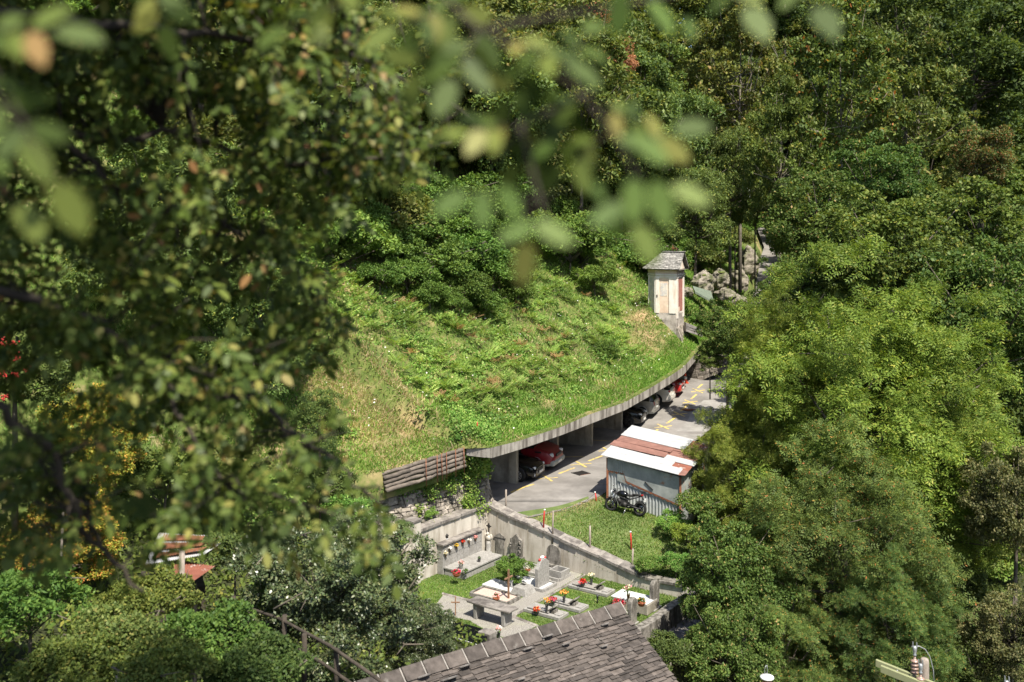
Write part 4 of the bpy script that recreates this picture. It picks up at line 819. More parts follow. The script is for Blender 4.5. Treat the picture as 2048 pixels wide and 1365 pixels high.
frame(t, 2.1, .9, .13, 'granite'); slab(t, (-.2, 0), 1.6, .75, .09, 'gravel', 'gravel_fill'); tr = MB(); tr.box((.78, .28, .2), (.6, .07, .3)).box((.78, -.28, .2), (.6, .07, .3)).box((1.05, 0, .2), (.07, .49, .3)).box((.51, 0, .2), (.07, .49, .3)); tr.build('trough', M['granite'], t); slab(t, (.78, 0), .46, .48, .08, 'iron', 'dark_soil', .06, 0)
t = gthing('grave', 'white marble grave with a pale heart sculpture and a grey stone block', 'grave', 1018, 1179, GGR)
slab(t, (-.35, 0), 1.35, .8, .10, 'marble', 'slab'); mb = MB(); mb.box((.68, 0, .14), (.75, .72, .28), top=.8, topx=.7); mb.build('stone_block', M['granite'], t, bevel=.015); slab(t, (.6, .1), .2, .14, .012, 'iron', 'plaque', .281, 0)
mb = MB(); mb.ball((.12, -.07, .40), (.04, .1, .13), 10, 8).ball((.12, .07, .40), (.04, .1, .13), 10, 8).lathe((.12, 0, .1), [(.08, 0), (.03, .1), (.05, .2), (.10, .27)], 10, sq=.6); mb.build('heart_sculpture', M['marble'], t)
t = gthing('grave', 'pink gravel grave bed framed in stone with a plain brown wooden cross', 'grave', 990, 1196, GGR)
frame(t, 1.75, .85, .15, 'granite_dark'); slab(t, (0, 0), 1.6, .74, .10, 'gravel_pink', 'gravel_fill', 0, 0)
cr = MB(); cr.box((.62, .02, .62), (.055, .055, 1.15)).build('cross', M['wood'], t); MB().box((.62, .02, .88), (.05, .48, .05)).build('cross_bar', M['wood'], t)
for (px, py, lb, gl) in ((1183, 1181, 'grave slab with an open stone book and cream flowers, nearest the side wall', 1.75), (1133, 1213, 'middle one of three grave slabs with open stone books', 1.55), (1092, 1228, 'grave slab with an open stone book, nearest the stone roof', 1.55)):
    t = gthing('grave', lb, 'grave', px, py, GGR); slab(t, (0, 0), gl, .66, .12, 'granite', 'plinth'); slab(t, (-.2, 0), gl * .6, .52, .05, 'gravel' if px > 1150 else 'granite', 'slab', .141)
    T = Matrix.Translation((gl * .2, 0, .28)) @ Matrix.Rotation(math.radians(-38), 4, 'Y'); MB().box((0, 0, 0), (.36, .42, .05), M=T).build('stone_book', M['granite_dark'], t, bevel=.01); MB().box((gl * .24, 0, .18), (.1, .3, .12)).build('book_rest', M['granite_dark'], t); slab(t, (gl * .39, 0), .26, .36, .03, 'granite', 'plaque', .125)
t = gthing('grave', 'raised white topped concrete tomb in the right corner of the graveyard', 'grave', 1270, 1217, GGR)
slab(t, (0, 0), 1.45, .8, .36, 'concrete', 'tomb_chest', 0, .02); slab(t, (-.05, .02), 1.5, .84, .05, 'marble', 'cover_slab', .361); 
t = gthing('grave', 'dark polished sunken grave behind the holly branches, near the stone roof', 'grave', 933, 1283, GGR)
slab(t, (0, 0), 2.0, 1.0, .16, 'granite_dark', 'plinth'); T = Matrix.Translation((-.1, -.1, .27)) @ Matrix.Rotation(math.radians(14), 4, 'X'); MB().box((0, 0, 0), (1.9, .9, .08), M=T).build('polished_slab', M['black'], t, bevel=.01); MB().box((0, -.5, .2), (1.9, .07, .10)).build('white_edge', M['marble'], t); slab(t, (.7, .25), .5, .4, .3, 'coping', 'stone_block', .12)
for px, py, h, w_, lb, mt in ((1264.5, 1249, .95, .42, 'slim round-topped grey headstone right beside the stone roof edge', 'granite_dark'), (1309, 1218, 1.05, .5, 'rough boulder headstone standing right of the white topped tomb', 'granite_dark')):
    t = gthing('headstone', lb, 'headstone', px, py); mb = MB(); n = 9; pts = [(-w_ / 2, 0), (w_ / 2, 0)] + [(w_ / 2 * math.cos(a), h * .82 + h * .18 * math.sin(a)) for a in np.linspace(0, math.pi, n)]
    vs = [(-.09, a, b) for a, b in pts] + [(.09, a, b) for a, b in pts]; k = len(pts); mb.add(vs, [tuple(range(k - 1, -1, -1)), tuple(range(k, 2 * k))] + [(i, (i + 1) % k, k + (i + 1) % k, k + i) for i in range(k)])
    mb.build('stone', M[mt], t, bevel=.03); slab(t, (0, 0), .3, w_ * 1.2, .06, 'granite', 'foot', -.01)
# stone table
p = CG(985, 1243); t = thing('stone_table', 'long rough stone slab table on two stone legs standing on the gravel', 'table', (p.x, p.y, cem_z + .015), ANG)
MB().box((-.62, 0, .27), (.14, .45, .54), top=1.15).build('leg', M['granite'], t, bevel=.02); MB().box((.62, 0, .27), (.14, .45, .54), top=1.15).build('leg', M['granite'], t, bevel=.02)
MB().prism([(-.95, -.30), (-.2, -.33), (.93, -.29), (.96, .27), (.3, .30), (-.92, .32)], .545, .62).build('table_top', M['coping'], t, bevel=.02)
# wall monuments
t = gthing('wall_headstone', 'old headstone with a carved triangular pediment leaning on the side wall', 'headstone', 999.5, 1110)
t.rotation_euler = (0, 0, ANG)
MB().box((0, .05, .36), (.46, .12, .72)).build('panel', M['granite_dark'], t, bevel=.01); MB().prism([(-.3, -.03), (.3, -.03), (.3, .13), (-.3, .13)], .725, .77).add([(-.29, -.02, .77), (.29, -.02, .77), (0, -.02, .93), (-.29, .12, .77), (.29, .12, .77), (0, .12, .93)], [(0, 1, 2), (5, 4, 3), (0, 3, 4, 1), (1, 4, 5, 2), (2, 5, 3, 0)]).build('pediment', M['granite_dark'], t)
t = gthing('wall_headstone', 'pointed dark carved headstone on a stone foot against the side wall', 'headstone', 1031, 1120)
mb = MB(); pts = [(-.3, .15), (.3, .15), (.3, .85), (.18, .9), (0, 1.08), (-.16, .92), (-.3, .84)]; vs = [(a, 0, b) for a, b in pts] + [(a, .13, b) for a, b in pts]; k = 7; mb.add(vs, [tuple(range(k)), tuple(range(2 * k - 1, k - 1, -1))] + [(k + i, k + (i + 1) % k, (i + 1) % k, i) for i in range(k)]); mb.build('panel', M['granite_dark'], t, bevel=.015)
MB().box((0, .03, .07), (.74, .26, .16)).build('foot', M['coping'], t, bevel=.01); mb = MB(); rg = random.Random(4)
for _ in range(16): mb.ball((rg.choice((-.24, .22)) + rg.uniform(-.04, .04), -.01, rg.uniform(.22, .8)), .045, 6, 4)
mb.build('carving', M['granite_dark'], t)
t = gthing('wall_headstone', 'tall arched weathered headstone set against the side wall near the path end', 'headstone', 1106, 1141)
mb = MB(); pts = [(-.33, .2), (.33, .2)] + [(.33 * math.cos(a), .72 + .32 * math.sin(a)) for a in np.linspace(0, math.pi, 9)]; vs = [(a, 0, b) for a, b in pts] + [(a, .12, b) for a, b in pts]; k = len(pts); mb.add(vs, [tuple(range(k)), tuple(range(2 * k - 1, k - 1, -1))] + [(k + i, k + (i + 1) % k, (i + 1) % k, i) for i in range(k)]); mb.build('panel', M['granite_dark'], t, bevel=.02)
MB().box((0, 0, .2), (.78, .2, .09)).box((0, .04, .08), (.6, .14, .16)).build('sill', M['granite_dark'], t, bevel=.01)
t = gthing('cross_monument', 'small carved angel pedestal topped by an iron cross in the wall corner', 'monument', 977, 1108)
MB().lathe((0, 0, 0), [(.16, 0), (.15, .08), (.1, .12), (.12, .4), (.09, .55)], 8).build('pedestal', M['granite'], t); MB().ball((0, 0, .68), (.15, .1, .14), 10, 8).ball((-.02, -.03, .86), .07, 8, 6).ball((.13, 0, .74), (.09, .04, .13), 8, 6).ball((-.15, 0, .74), (.09, .04, .13), 8, 6).build('angel', M['plaster'], t)
MB().box((0, .02, 1.1), (.04, .04, .42)).box((0, .022, 1.18), (.26, .035, .04)).ball((0, .02, 1.18), (.09, .03, .09), 10, 6).build('cross', M['iron'], t)
# urn monument
a = G(885.6, 1089.5, -.94); t = thing('urn_monument', 'grey granite urn wall with a dark cap slab and seven little flower vases', 'monument', (a.x, a.y, cem_z))
L_ = 2.62; T = Matrix.Translation((a.x, a.y, cem_z)) @ Matrix(((-V3.x, -U3.x, 0, 0), (-V3.y, -U3.y, 0, 0), (0, 0, 1, 0), (0, 0, 0, 1)))   # local x: along the face to the right, y: to the back wall
T = Matrix.Translation((a.x, a.y, cem_z)) @ Matrix.Rotation(math.atan2(-V3.y, -V3.x), 4, 'Z')     # x along face, y towards the back wall
def TB(c, d): return MB().box(c, d, M=T)
TB((L_ / 2, .27, .60), (L_ - .04, .5, 1.2)).build('urn_wall', M['granite'], t, True)
TB((L_ / 2, .26, 1.235), (L_ + .1, .66, .06)).build('cap_slab', M['coping'], t, True)
TB((L_ / 2 + .05, -.52, .14), (L_ - .1, .98, .28)).build('bench', M['granite'], t, True); TB((L_ / 2 + .05, -.52, .30), (L_ - .02, 1.06, .05)).build('bench_slab', M['granite'], t, True)
for i in range(6):
    for j in range(2): TB((.32 + i * .42, .015, .52 + j * .42), (.40, .02, .40)).build('niche_plate', M['granite'], t, True)
for i, (c, n) in enumerate([('cream', 8), ('whitef', 10), ('yellow', 12), ('yellow', 8), ('red', 14), ('whitef', 12), ('pink', 11)]):
    x = [.12, .38, .82, 1.18, 1.24, 1.66, 2.1][i]; z = [.86, 1.0, 1.0, .98, 1.04, 1.0, 1.0][i]; q = T @ Vector((x, -.06, z))
    if i == 3: continue
    nm = {'cream': 'cream', 'whitef': 'white', 'yellow': 'yellow', 'red': 'red', 'pink': 'pink'}[c]; ps = ['at its left end', 'second from its left end', 'third from its left end', '', 'fourth from its left end', 'fifth from its left end', 'at its right end'][i]
    v = thing('wall_vase', f'tiny vase of {nm} flowers on the urn wall, {ps}', 'vase', tuple(q), 0, 'vases on the urn wall'); MB().lathe((0, 0, -.14), [(.02, 0), (.045, .14)], 8).build('vase', M['bronze'], v); blooms(R(i + 50), v, (0, -.01, .03), .1, n * 3, 'f_' + c, .07); blooms(R(i + 80), v, (0, 0, 0), .08, 10, 'potgreen', .05, name='foliage')
zb = cem_z + .33
plantpot(*z7(652, 752), zb, 'pale grey vase of pink roses on the bench of the urn wall', 'granite', .09, .18, [('pink', 26)], .15, 14, up=.1, name='flower_vase', cat='vase')
plantpot(*z7(595, 855), zb, 'terracotta bowl of bright red begonias on the front of the urn wall bench', 'terracotta', .16, .11, [('red', 60)], .19, 50, up=.1)
plantpot(*z7(885, 665), zb, 'small dark pot with a green plant at the right end of the bench', 'vase', .07, .12, [], .08, 30)
plantpot(*z7(712, 810), zb, 'small leafy green plant lying beside the red begonia bowl on the bench', 'vase', .05, .04, [], .16, 45, up=.1)
q = T @ Vector((.62, .3, 0)); t = thing('grave_lantern', 'small black lantern on the cap slab of the urn wall', 'lantern', (q.x, q.y, cem_z + 1.268)); MB().lathe((0, 0, 0), [(.07, 0), (.07, .03)], 10).build('foot', M['marble'], t); MB().lathe((0, 0, .03), [(.05, 0), (.06, .08), (.09, .12), (.02, .18)], 10).build('lantern', M['iron'], t)
# pots and vases on the graves
plantpot(*z8(1168, 212), cem_z + .2, 'dark red begonias on the grave slab below the side wall', 'vase', .1, .08, [('red', 50), ('rose', 20)], .17, 30, up=.1)
plantpot(*z8(1240, 205), cem_z + .2, 'tall dark vase of cream flowers on the slab below the side wall', 'vase', .055, .24, [('cream', 30)], .15, 12, up=.12, stems=True, name='flower_vase', cat='vase')
plantpot(*z8(925, 352), cem_z + .15, 'crimson flowering plant on the middle grave slab right of the path', 'vase', .1, .06, [('rose', 45), ('red', 20)], .17, 25, up=.1)
plantpot(*z8(1016, 352), cem_z + .2, 'dark vase of orange flowers on the middle slab', 'vase', .055, .24, [('orange', 34)], .16, 12, up=.12, stems=True, name='flower_vase', cat='vase')
plantpot(*z8(788, 432), cem_z + .15, 'orange red flowering plant on the slab nearest the roof ridge', 'vase', .1, .06, [('red', 34), ('orange', 12)], .15, 25, up=.1)
plantpot(*z8(874, 425), cem_z + .2, 'dark vase of pale orange flowers on the slab nearest the roof ridge', 'vase', .055, .24, [('orange', 36)], .17, 12, up=.12, stems=True, name='flower_vase', cat='vase')
plantpot(*z8(1468, 415), cem_z + .1, 'large scarlet flower bush in a pot before the white topped tomb', 'terracotta', .1, .12, [('red', 90), ('rose', 20)], .24, 30, up=.18, squash=1)
plantpot(*z8(1543, 345), cem_z + .47, 'bronze vase with pale pink lilies on the white topped tomb', 'bronze', .06, .26, [('cream', 16), ('pink', 14)], .2, 10, up=.22, stems=True, name='flower_vase', cat='vase')
plantpot(*z8(1650, 378), cem_z + .47, 'terracotta pot of yellow green heather on the white topped tomb', 'terracotta', .15, .13, [('yellow', 14)], .19, 90, up=.14)
plantpot(*z8(462, 332), cem_z + .12, 'terracotta bowl with pink and red flowers on the pink gravel', 'terracotta', .13, .09, [('pink', 18), ('red', 8)], .17, 40, up=.12)
plantpot(*z7(1508, 790), cem_z + .12, 'terracotta bowl of silvery white plants on the gravel grave near the wall', 'terracotta', .12, .09, [('whitef', 20)], .14, 10, up=.08)
plantpot(*z8(406, 668), cem_z + .02, 'terracotta pot with a small green shrub by the stone roof ridge', 'terracotta', .15, .13, [], .17, 110, up=.12)
plantpot(*z8(482, 640), cem_z + .02, 'black vase with pink and lilac flowers behind the roof ridge', 'vase', .06, .2, [('pink', 16), ('whitef', 12)], .14, 10, up=.1, stems=True, name='flower_vase', cat='vase')
p = CG(911, 1232); t = thing('grave_cross', 'small thin wooden cross standing in the gravel behind the holly', 'cross', tuple(p)); MB().box((0, 0, .35), (.04, .04, .7)).build('upright', M['wood'], t); MB().box((0, -.03, .5), (.32, .03, .04)).build('cross_bar', M['wood'], t)
p = CG(*z8(1290, 360)); t = thing('grave_light', 'thin black grave light stake in the grass', 'light', tuple(p)); MB().tube([(0, 0, 0), (0, 0, .22)], .025, 8).build('stake', M['iron'], t); MB().lathe((0, 0, .22), [(.045, 0), (.045, .1), (.02, .13)], 10).build('lamp_head', M['vase'], t)
# ------------------------------------------------------------------ posts on the lawn
def post(px, y0, y1, z, label, r, mt, group, lean=0, cat='post'):
    p = G(px, y1, z); h = (y1 - y0) / F * p.y; t = thing('fence_post' if mt == 'post' else 'marker_pole', label, cat, tuple(p), 0, group)
    MB().tube([(0, 0, -.3), (lean * .4, 0, h * .5), (lean, 0, h)], [r, r * .95, r * .85], 8).build('shaft', M[mt], t)
    if mt == 'post': MB().ball((lean, 0, h), (r * .85, r * .85, .02), 8, 4).build('top', M['coping'], t)
    else: MB().lathe((lean, 0, h), [(r * 1.1, -.05), (r * 1.1, .005)], 8).build('cap', M['white'], t)
PG = 'weathered posts round the lawn'
post(1012, 980, 1022, -.45, 'weathered wooden post on the road just behind the graveyard corner', .045, 'post', PG)
post(1105, 1022, 1072, -.9, 'weathered wooden post behind the side wall, nearest the leftmost red pole', .04, 'post', PG, .03)
post(1180, 1052, 1106, -1.35, 'weathered wooden post rising behind the middle of the side wall', .045, 'post', PG)
post(1264, 1098, 1148, -1.85, 'weathered wooden post at the lower right, under the red pole', .04, 'post', PG, .04)
RG = 'red marker poles on the lawn'
post(1087, 1019, 1046, -.5, 'short red pole at the edge of the road, leftmost of the three', .035, 'redpaint', RG, .05, 'pole')
post(1193.5, 984, 1007, -.5, 'leaning red pole near the left corner of the metal shed', .032, 'redpaint', RG, -.08, 'pole')
post(1262.5, 1063, 1097, -1.3, 'upright red pole on the right of the lawn', .035, 'redpaint', RG, -.03, 'pole')
a = G(1089, 1022, .0); b = G(1190, 987, .1); pts = [a.lerp(b, k / 14) - Vector((0, 0, .35 * math.sin(math.pi * k / 14))) for k in range(15)]
mb = MB(); mb.tube(pts, .008, 4); tag(mb.build('wire_rope', M['iron']), 'thin sagging wire strung between two red poles along the road edge', 'wire')
# ------------------------------------------------------------------ wayside chapel
cp = W(1336, 640, 70.5); t = thing('wayside_chapel', 'white wayside chapel with faded frescoes and a stone slab roof on the slope', 'chapel', (cp.x, cp.y, cp.z), math.radians(-24))
def cw(poly, z0, z1, nm, mt, sc=1.0, bevel=.01):
    cx_, cy_ = sum(p[0] for p in poly) / len(poly), sum(p[1] for p in poly) / len(poly)
    return MB().prism([(cx_ + (p[0] - cx_) * sc, cy_ + (p[1] - cy_) * sc) for p in poly], z0, z1).build(nm, M[mt], t, bevel=bevel)
FP = [(-.60, -1.02), (.86, -1.02), (.86, 1.02), (-.60, 1.02), (-1.28, .42), (-1.28, -.42)]
cw(FP, -2.2, .55, 'plinth', 'chapelbase', 1.02); cw(FP, .551, 3.2, 'walls', 'limewash')
cw(FP, 3.05, 3.14, 'cornice', 'limewash', 1.07); cw(FP, 3.2, 3.3, 'cornice', 'limewash', 1.10); cw(FP, 3.301, 3.62, 'cornice', 'ochre', 1.05)
for x in (-.60, -.46, .64, .84): pass
for x0, x1 in ((-.58, -.36), (.36, .84)): MB().box(((x0 + x1) / 2, -1.04, 1.8), (x1 - x0, .08, 2.5)).box(((x0 + x1) / 2, -1.05, 3.0), (x1 - x0 + .06, .12, .08)).build('pilaster', M['limewash'], t)
MB().box((0, -1.022, 1.78), (.72, .02, 2.4)).build('faded_panel', M['ochre'], t); MB().box((-.02, -1.035, 2.2), (.5, .012, .9)).build('fresco', M['fresco'], t)
c1 = Vector((-.94, -.72, 1.85)); ax = math.atan2(.6, -.68); MB().box(tuple(c1 + Vector((-.03, -.034, 0))), (.56, .03, 2.4), ax + math.pi).build('fresco', M['fresco'], t)
MB().box((-.63, -1.03, 1.8), (.14, .06, 2.5), -.3).box((-1.27, -.46, 1.8), (.06, .14, 2.5), .3).build('pilaster', M['limewash'], t)
MB().box((.87, -.84, 1.65), (.1, .36, 2.9)).box((.87, .84, 1.65), (.1, .36, 2.9)).box((.88, -.84, 3.1), (.14, .42, .12)).build('pilaster', M['limewash'], t)
MB().box((.865, 0, 1.8), (.02, 1.3, 2.3)).build('red_niche', M['redpanel'], t); MB().box((.868, -.35, .8), (.03, .4, .35)).build('ochre_patch', M['ochre'], t)
MB().box((-.5, -1.09, 1.75), (.1, .03, .16)).build('inscription_plate', M['granite_dark'], t)
# gable roof: ridge along x, hipped at the left end
RZ, EZ = 4.78, 3.60; rid0, rid1 = Vector((-.35, 0, RZ)), Vector((1.18, 0, RZ)); ev = [Vector((1.18, -1.35, EZ)), Vector((-.75, -1.35, EZ)), Vector((-1.68, -.5, EZ)), Vector((-1.68, .5, EZ)), Vector((-.75, 1.35, EZ)), Vector((1.18, 1.35, EZ))]
rg = random.Random(2); mb = MB()
def slabroof(mb, e0, e1, r0_, r1_, rows, wd, th, rg, over=1.35, lift=.0, jit=.12):
    n = (e1 - e0).cross(r0_ - e0).normalized()
    if n.z < 0: n = -n
    for i in range(rows):
        h0, h1 = i / rows, min(1.02, (i + over) / rows); A, B = e0.lerp(r0_, h0), e1.lerp(r1_, h0); A1, B1 = e0.lerp(r0_, h1), e1.lerp(r1_, h1); L = (B - A).length; u = -rg.random() * wd / max(L, .01)
        while u < 1:
            w_ = wd * rg.uniform(.6, 1.4) / max(L, .05); ua, ub = max(0, u), min(1, u + w_ - .012 / max(L, .05))
            if ub > ua:
                j = rg.uniform(-.2, .2) / rows * jit * 4; k = rg.uniform(0, .02); q = [A.lerp(B, ua), A.lerp(B, ub), A1.lerp(B1, ub), A1.lerp(B1, ua)]; dn = (A - A1).normalized() * (j * (A1 - A).length * rows * .5)
                q[0] += dn + n * rg.uniform(-.004, .01); q[1] += dn + n * rg.uniform(-.004, .01); lo = [q[0] + n * (lift + .035 + k), q[1] + n * (lift + .035 + k), q[2] + n * lift, q[3] + n * lift]; hi = [p + n * th for p in lo]
                mb.add(lo + hi, [(3, 2, 1, 0), (4, 5, 6, 7), (0, 1, 5, 4), (1, 2, 6, 5), (2, 3, 7, 6), (3, 0, 4, 7)])
            u += w_
slabroof(mb, ev[1], ev[0], rid0, rid1, 15, .3, .035, rg); slabroof(mb, ev[2], ev[1], rid0, rid0 + Vector((.02, 0, 0)), 15, .28, .035, rg); slabroof(mb, ev[3], ev[2], rid0, rid0 + Vector((0, -.02, 0)), 15, .28, .035, rg)
slabroof(mb, ev[4], ev[3], rid0, rid0 + Vector((.02, 0, 0)), 15, .28, .035, rg); slabroof(mb, ev[5], ev[4], rid1, rid0, 15, .3, .035, rg)
for k in range(6): mb.box((-.25 + k * .27, 0, RZ + .06), (.27, .34, .045), rg.uniform(-.1, .1))
mb.build('slab_roof', M['slate'], t)
MB().add([rid0 - Vector((0, 0, .02)), rid1 - Vector((0, 0, .02))] + [e - Vector((0, 0, .02)) for e in ev], [(0, 1, 2, 3), (0, 3, 4), (0, 4, 5), (0, 5, 6), (0, 6, 7, 1), (7, 6, 5, 4, 3, 2)]).build('roof_deck', M['granite_dark'], t)
MB().add([(.95, -1.05, 3.62), (.95, 1.05, 3.62), (.95, 0, 4.55), (.80, -1.05, 3.62), (.80, 1.05, 3.62), (.80, 0, 4.55)], [(0, 1, 2), (5, 4, 3), (0, 3, 4, 1), (1, 4, 5, 2), (2, 5, 3, 0)]).build('pediment', M['limewash'], t)
MB().tube([(.35, 0, RZ), (.35, 0, RZ + .5)], .02, 5).tube([(.15, 0, RZ + .3), (.55, 0, RZ + .3)], .018, 5).tube([(.2, 0, RZ + .15), (.35, 0, RZ + .35), (.5, 0, RZ + .15)], .014, 5).tube([(.6, 0, RZ), (.62, 0, RZ + .3)], .014, 5).build('roof_cross', M['rust'], t)
mb = MB(); mb.add([(.4, -1.0, -2.4), (1.9, -1.6, -2.6), (2.2, .4, -2.4), (.86, 1.0, -1.2), (.6, -1.0, -.5), (.95, -1.05, -.45), (.9, .6, -.3)], [(0, 1, 5, 4), (1, 2, 6, 5), (2, 3, 6), (4, 5, 6)]); mb.build('stone_buttress', M['stone'], t)
# ------------------------------------------------------------------ foreground house with stone slab roof
ra, rb_ = W(806, 1349, 21.2), W(1241, 1216, 25.0); rd = (rb_ - ra).normalized(); perp = Vector((rd.y, -rd.x, 0)).normalized()
t = thing('stone_roofed_house', 'old house gable in the foreground with a dark stone slab roof', 'house', (rb_.x, rb_.y, -3))
dn = perp * 1.0 + Vector((0, 0, -.60)); ra2 = ra - rd * 2.2
mb = MB(); rg = random.Random(12); slabroof(mb, ra2 + dn * 5.2, rb_ + dn * 5.2, ra2, rb_, 68, .34, .022, rg, 1.7, 0, .7); mb.build('slab_roof', M['gneiss2'], t, True)
back = perp * -1.0 + Vector((0, 0, -.60)); mb = MB(); slabroof(mb, rb_ + back * 3.5, ra2 + back * 3.5, rb_, ra2, 20, .42, .035, rg, 1.4, 0, .2); mb.build('slab_roof', M['gneiss2'], t, True)
mb = MB(); mm = MB(); n = 16
for i in range(n):
    a, b = ra2.lerp(rb_, i / n), ra2.lerp(rb_, (i + 1) / n); d = (b - a).normalized(); a = a + d * .025; b = b - d * .03; j = Vector((0, 0, rg.uniform(-.012, .012)))
    for mbx, A_, B_, tt in ((mb, a, b, 0), (mm, b + d * .0, b + d * .03, .004)):
        q = [A_ + perp * .27 + Vector((0, 0, -.06)), A_ + Vector((0, 0, .16 + tt)), A_ - perp * .27 + Vector((0, 0, -.06))]; r_ = [B_ + perp * .27 + Vector((0, 0, -.06)), B_ + Vector((0, 0, .16 + tt)), B_ - perp * .27 + Vector((0, 0, -.06))]
        q = [v + j for v in q]; r_ = [v + j for v in r_]; mbx.add(q + r_, [(0, 1, 2), (5, 4, 3), (0, 3, 4, 1), (1, 4, 5, 2), (2, 5, 3, 0)])
for u_, v_, r_ in ((.30, .25, .16), (.36, .45, .2), (.42, .3, .14), (.62, .35, .13), (.70, .22, .16), (.74, .5, .12), (.55, .9, .1), (.48, 1.5, .12), (.85, .8, .1), (.9, .35, .12)):
    q = ra2.lerp(rb_, u_) + dn * v_ + Vector((0, 0, .085)); T = Matrix.Translation(q) @ Matrix.Rotation(math.atan2(rd.y, rd.x), 4, 'Z') @ Matrix.Rotation(math.radians(-31), 4, 'X'); MB().lathe((0, 0, 0), [(r_, 0), (r_ * 1.05, .02), (r_ * .9, .035)], 9, T, smooth=False).build('rounded_slab', M['gneiss'], t, True)
mb.build('ridge_stones', M['gneiss2'], t, True, bevel=.02); mm.build('mortar_joints', M['mortar'], t, True)
low = -.12; q = [ra2 + Vector((0, 0, low)), rb_ + Vector((0, 0, low)) - rd * .25, rb_ - rd * .25 + dn * 5.1 + Vector((0, 0, low)), ra2 + dn * 5.1 + Vector((0, 0, low)), ra2 + back * 3.4 + Vector((0, 0, low)), rb_ - rd * .25 + back * 3.4 + Vector((0, 0, low))]
bt_ = [Vector((v.x, v.y, -8)) for v in q]
MB().add(q + bt_, [(0, 1, 2, 3), (1, 0, 4, 5), (1, 7, 8, 2), (5, 11, 7, 1), (2, 8, 9, 3), (4, 10, 11, 5), (3, 9, 6, 0), (0, 6, 10, 4)]).build('walls', M['stone'], t, True)
# overhead cable that throws the thin shadow line over the roof
a = Vector((-9, 20.5, 5.2)); b = Vector((14, 20.0, 4.2))
# ------------------------------------------------------------------ bottom right: chimney pipe, power pole
c = W(1534, 1349, 29); t = thing('chimney_pipe', 'orange brown chimney pipe with a round white cap at the bottom edge', 'chimney', (c.x, c.y, c.z - 6))
MB().lathe((0, 0, 0), [(.14, 0), (.14, 5.9)], 18).build('pipe', M['chimney'], t); MB().lathe((0, 0, 5.88), [(.19, 0), (.205, .03), (.19, .06), (.06, .10)], 22).build('cap', M['white'], t)
mb = MB(); mb.tube([(-.06, 0, 5.95), (-.07, 0, 6.16), (-.02, .02, 6.26)], .008, 5).tube([(.0, 0, 5.95), (.01, 0, 6.16), (0, .02, 6.26)], .008, 5); mb.build('wire_loop', M['galv'], t)
pc = W(1849, 1316, 25); t = thing('power_pole', 'round concrete power pole with olive steel crossarms and ribbed insulators', 'power pole', (pc.x, pc.y, pc.z - 9))
MB().lathe((0, 0, 0), [(.15, 0), (.108, 8.86), (.10, 8.96), (.07, 8.99), (0.01, 9.0)], 20).build('shaft', M['post'], t)
ar = MB()
for dy in (-.16, .16):
    a = Vector((-.98, dy - .75 * 0 + .35, 8.72)); b = Vector((.42, dy - .45, 8.28))
for off in (-.17, .17):
    a = Vector((-1.0, .42 + off, 8.62 + .0)); b = Vector((.9, -.9 + off, 8.25))
    d = (b - a); 
    n_ = Vector((-d.y, d.x, 0)).normalized(); 
    for sz, o_, dz in (((.012), 0, 0),):
        vs = []
        for q in (a, b): vs += [q + n_ * -.045 + Vector((0, 0, .08)), q + n_ * .045 + Vector((0, 0, .08)), q + n_ * .045 + Vector((0, 0, .068)), q + n_ * -.033 + Vector((0, 0, .068)), q + n_ * -.033 + Vector((0, 0, -.068)), q + n_ * .045 + Vector((0, 0, -.068)), q + n_ * .045 + Vector((0, 0, -.08)), q + n_ * -.045 + Vector((0, 0, -.08))]
        ar = MB(); ar.add(vs, [(k, (k + 1) % 8, 8 + (k + 1) % 8, 8 + k) for k in range(8)] + [tuple(range(7, -1, -1)), tuple(range(8, 16))]); ar.build('crossarm', M['olive'], t)
mb = MB()
for k in range(5): mb.ball((-.62 + k * .13, .17 + .05 * (k % 2), 8.6 - k * .03), .022, 6, 4)
mb.build('bolts', M['galv'], t)
def insul(root, x, y, z, s=1.0):
    pr = [(.055, -.5)]
    for k in range(5): pr += [(.06, -.45 + k * .09), (.105, -.42 + k * .09), (.10, -.40 + k * .09), (.06, -.38 + k * .09)]
    MB().lathe((x, y, z), [(r * s, zz * s) for r, zz in pr] + [(.03 * s, 0), (.03 * s, .1 * s)], 16).build('insulator', M['porcelain'], root)
    MB().lathe((x, y, z + .08 * s), [(.045, 0), (.045, .03), (.03, .05), (.05, .12), (.05, .2), (.03, .24)], 10).box((x - .05, y, z + .36), (.02, .03, .14)).box((x + .05, y, z + .34), (.02, .03, .14)).build('clamp', M['galv'], root)
insul(t, -.205, .1, 8.93); insul(t, -.18, -.2, 8.62); insul(t, .95, -.85, 8.25); insul(t, 1.62, -.9, 8.52)
MB().tube([(-.29, .1, 9.24), (-.1, .1, 9.25), (.05, .08, 9.18), (.16, .05, 9.0), (.22, 0, 8.7), (.2, -.1, 8.35)], .012, 6).build('jumper_cable', M['galv'], t); MB().tube([(.9, -.85, 8.62), (1.1, -.85, 8.64), (1.35, -.85, 8.6), (1.5, -.88, 8.48), (1.56, -.9, 8.3)], .012, 6).build('jumper_cable', M['galv'], t)
a = Vector((.2, -.25, 8.2)); MB().box((1.25, -.9, 8.18), (.9, .3, .12), -.2).build('steel_bracket', M['galv'], t)
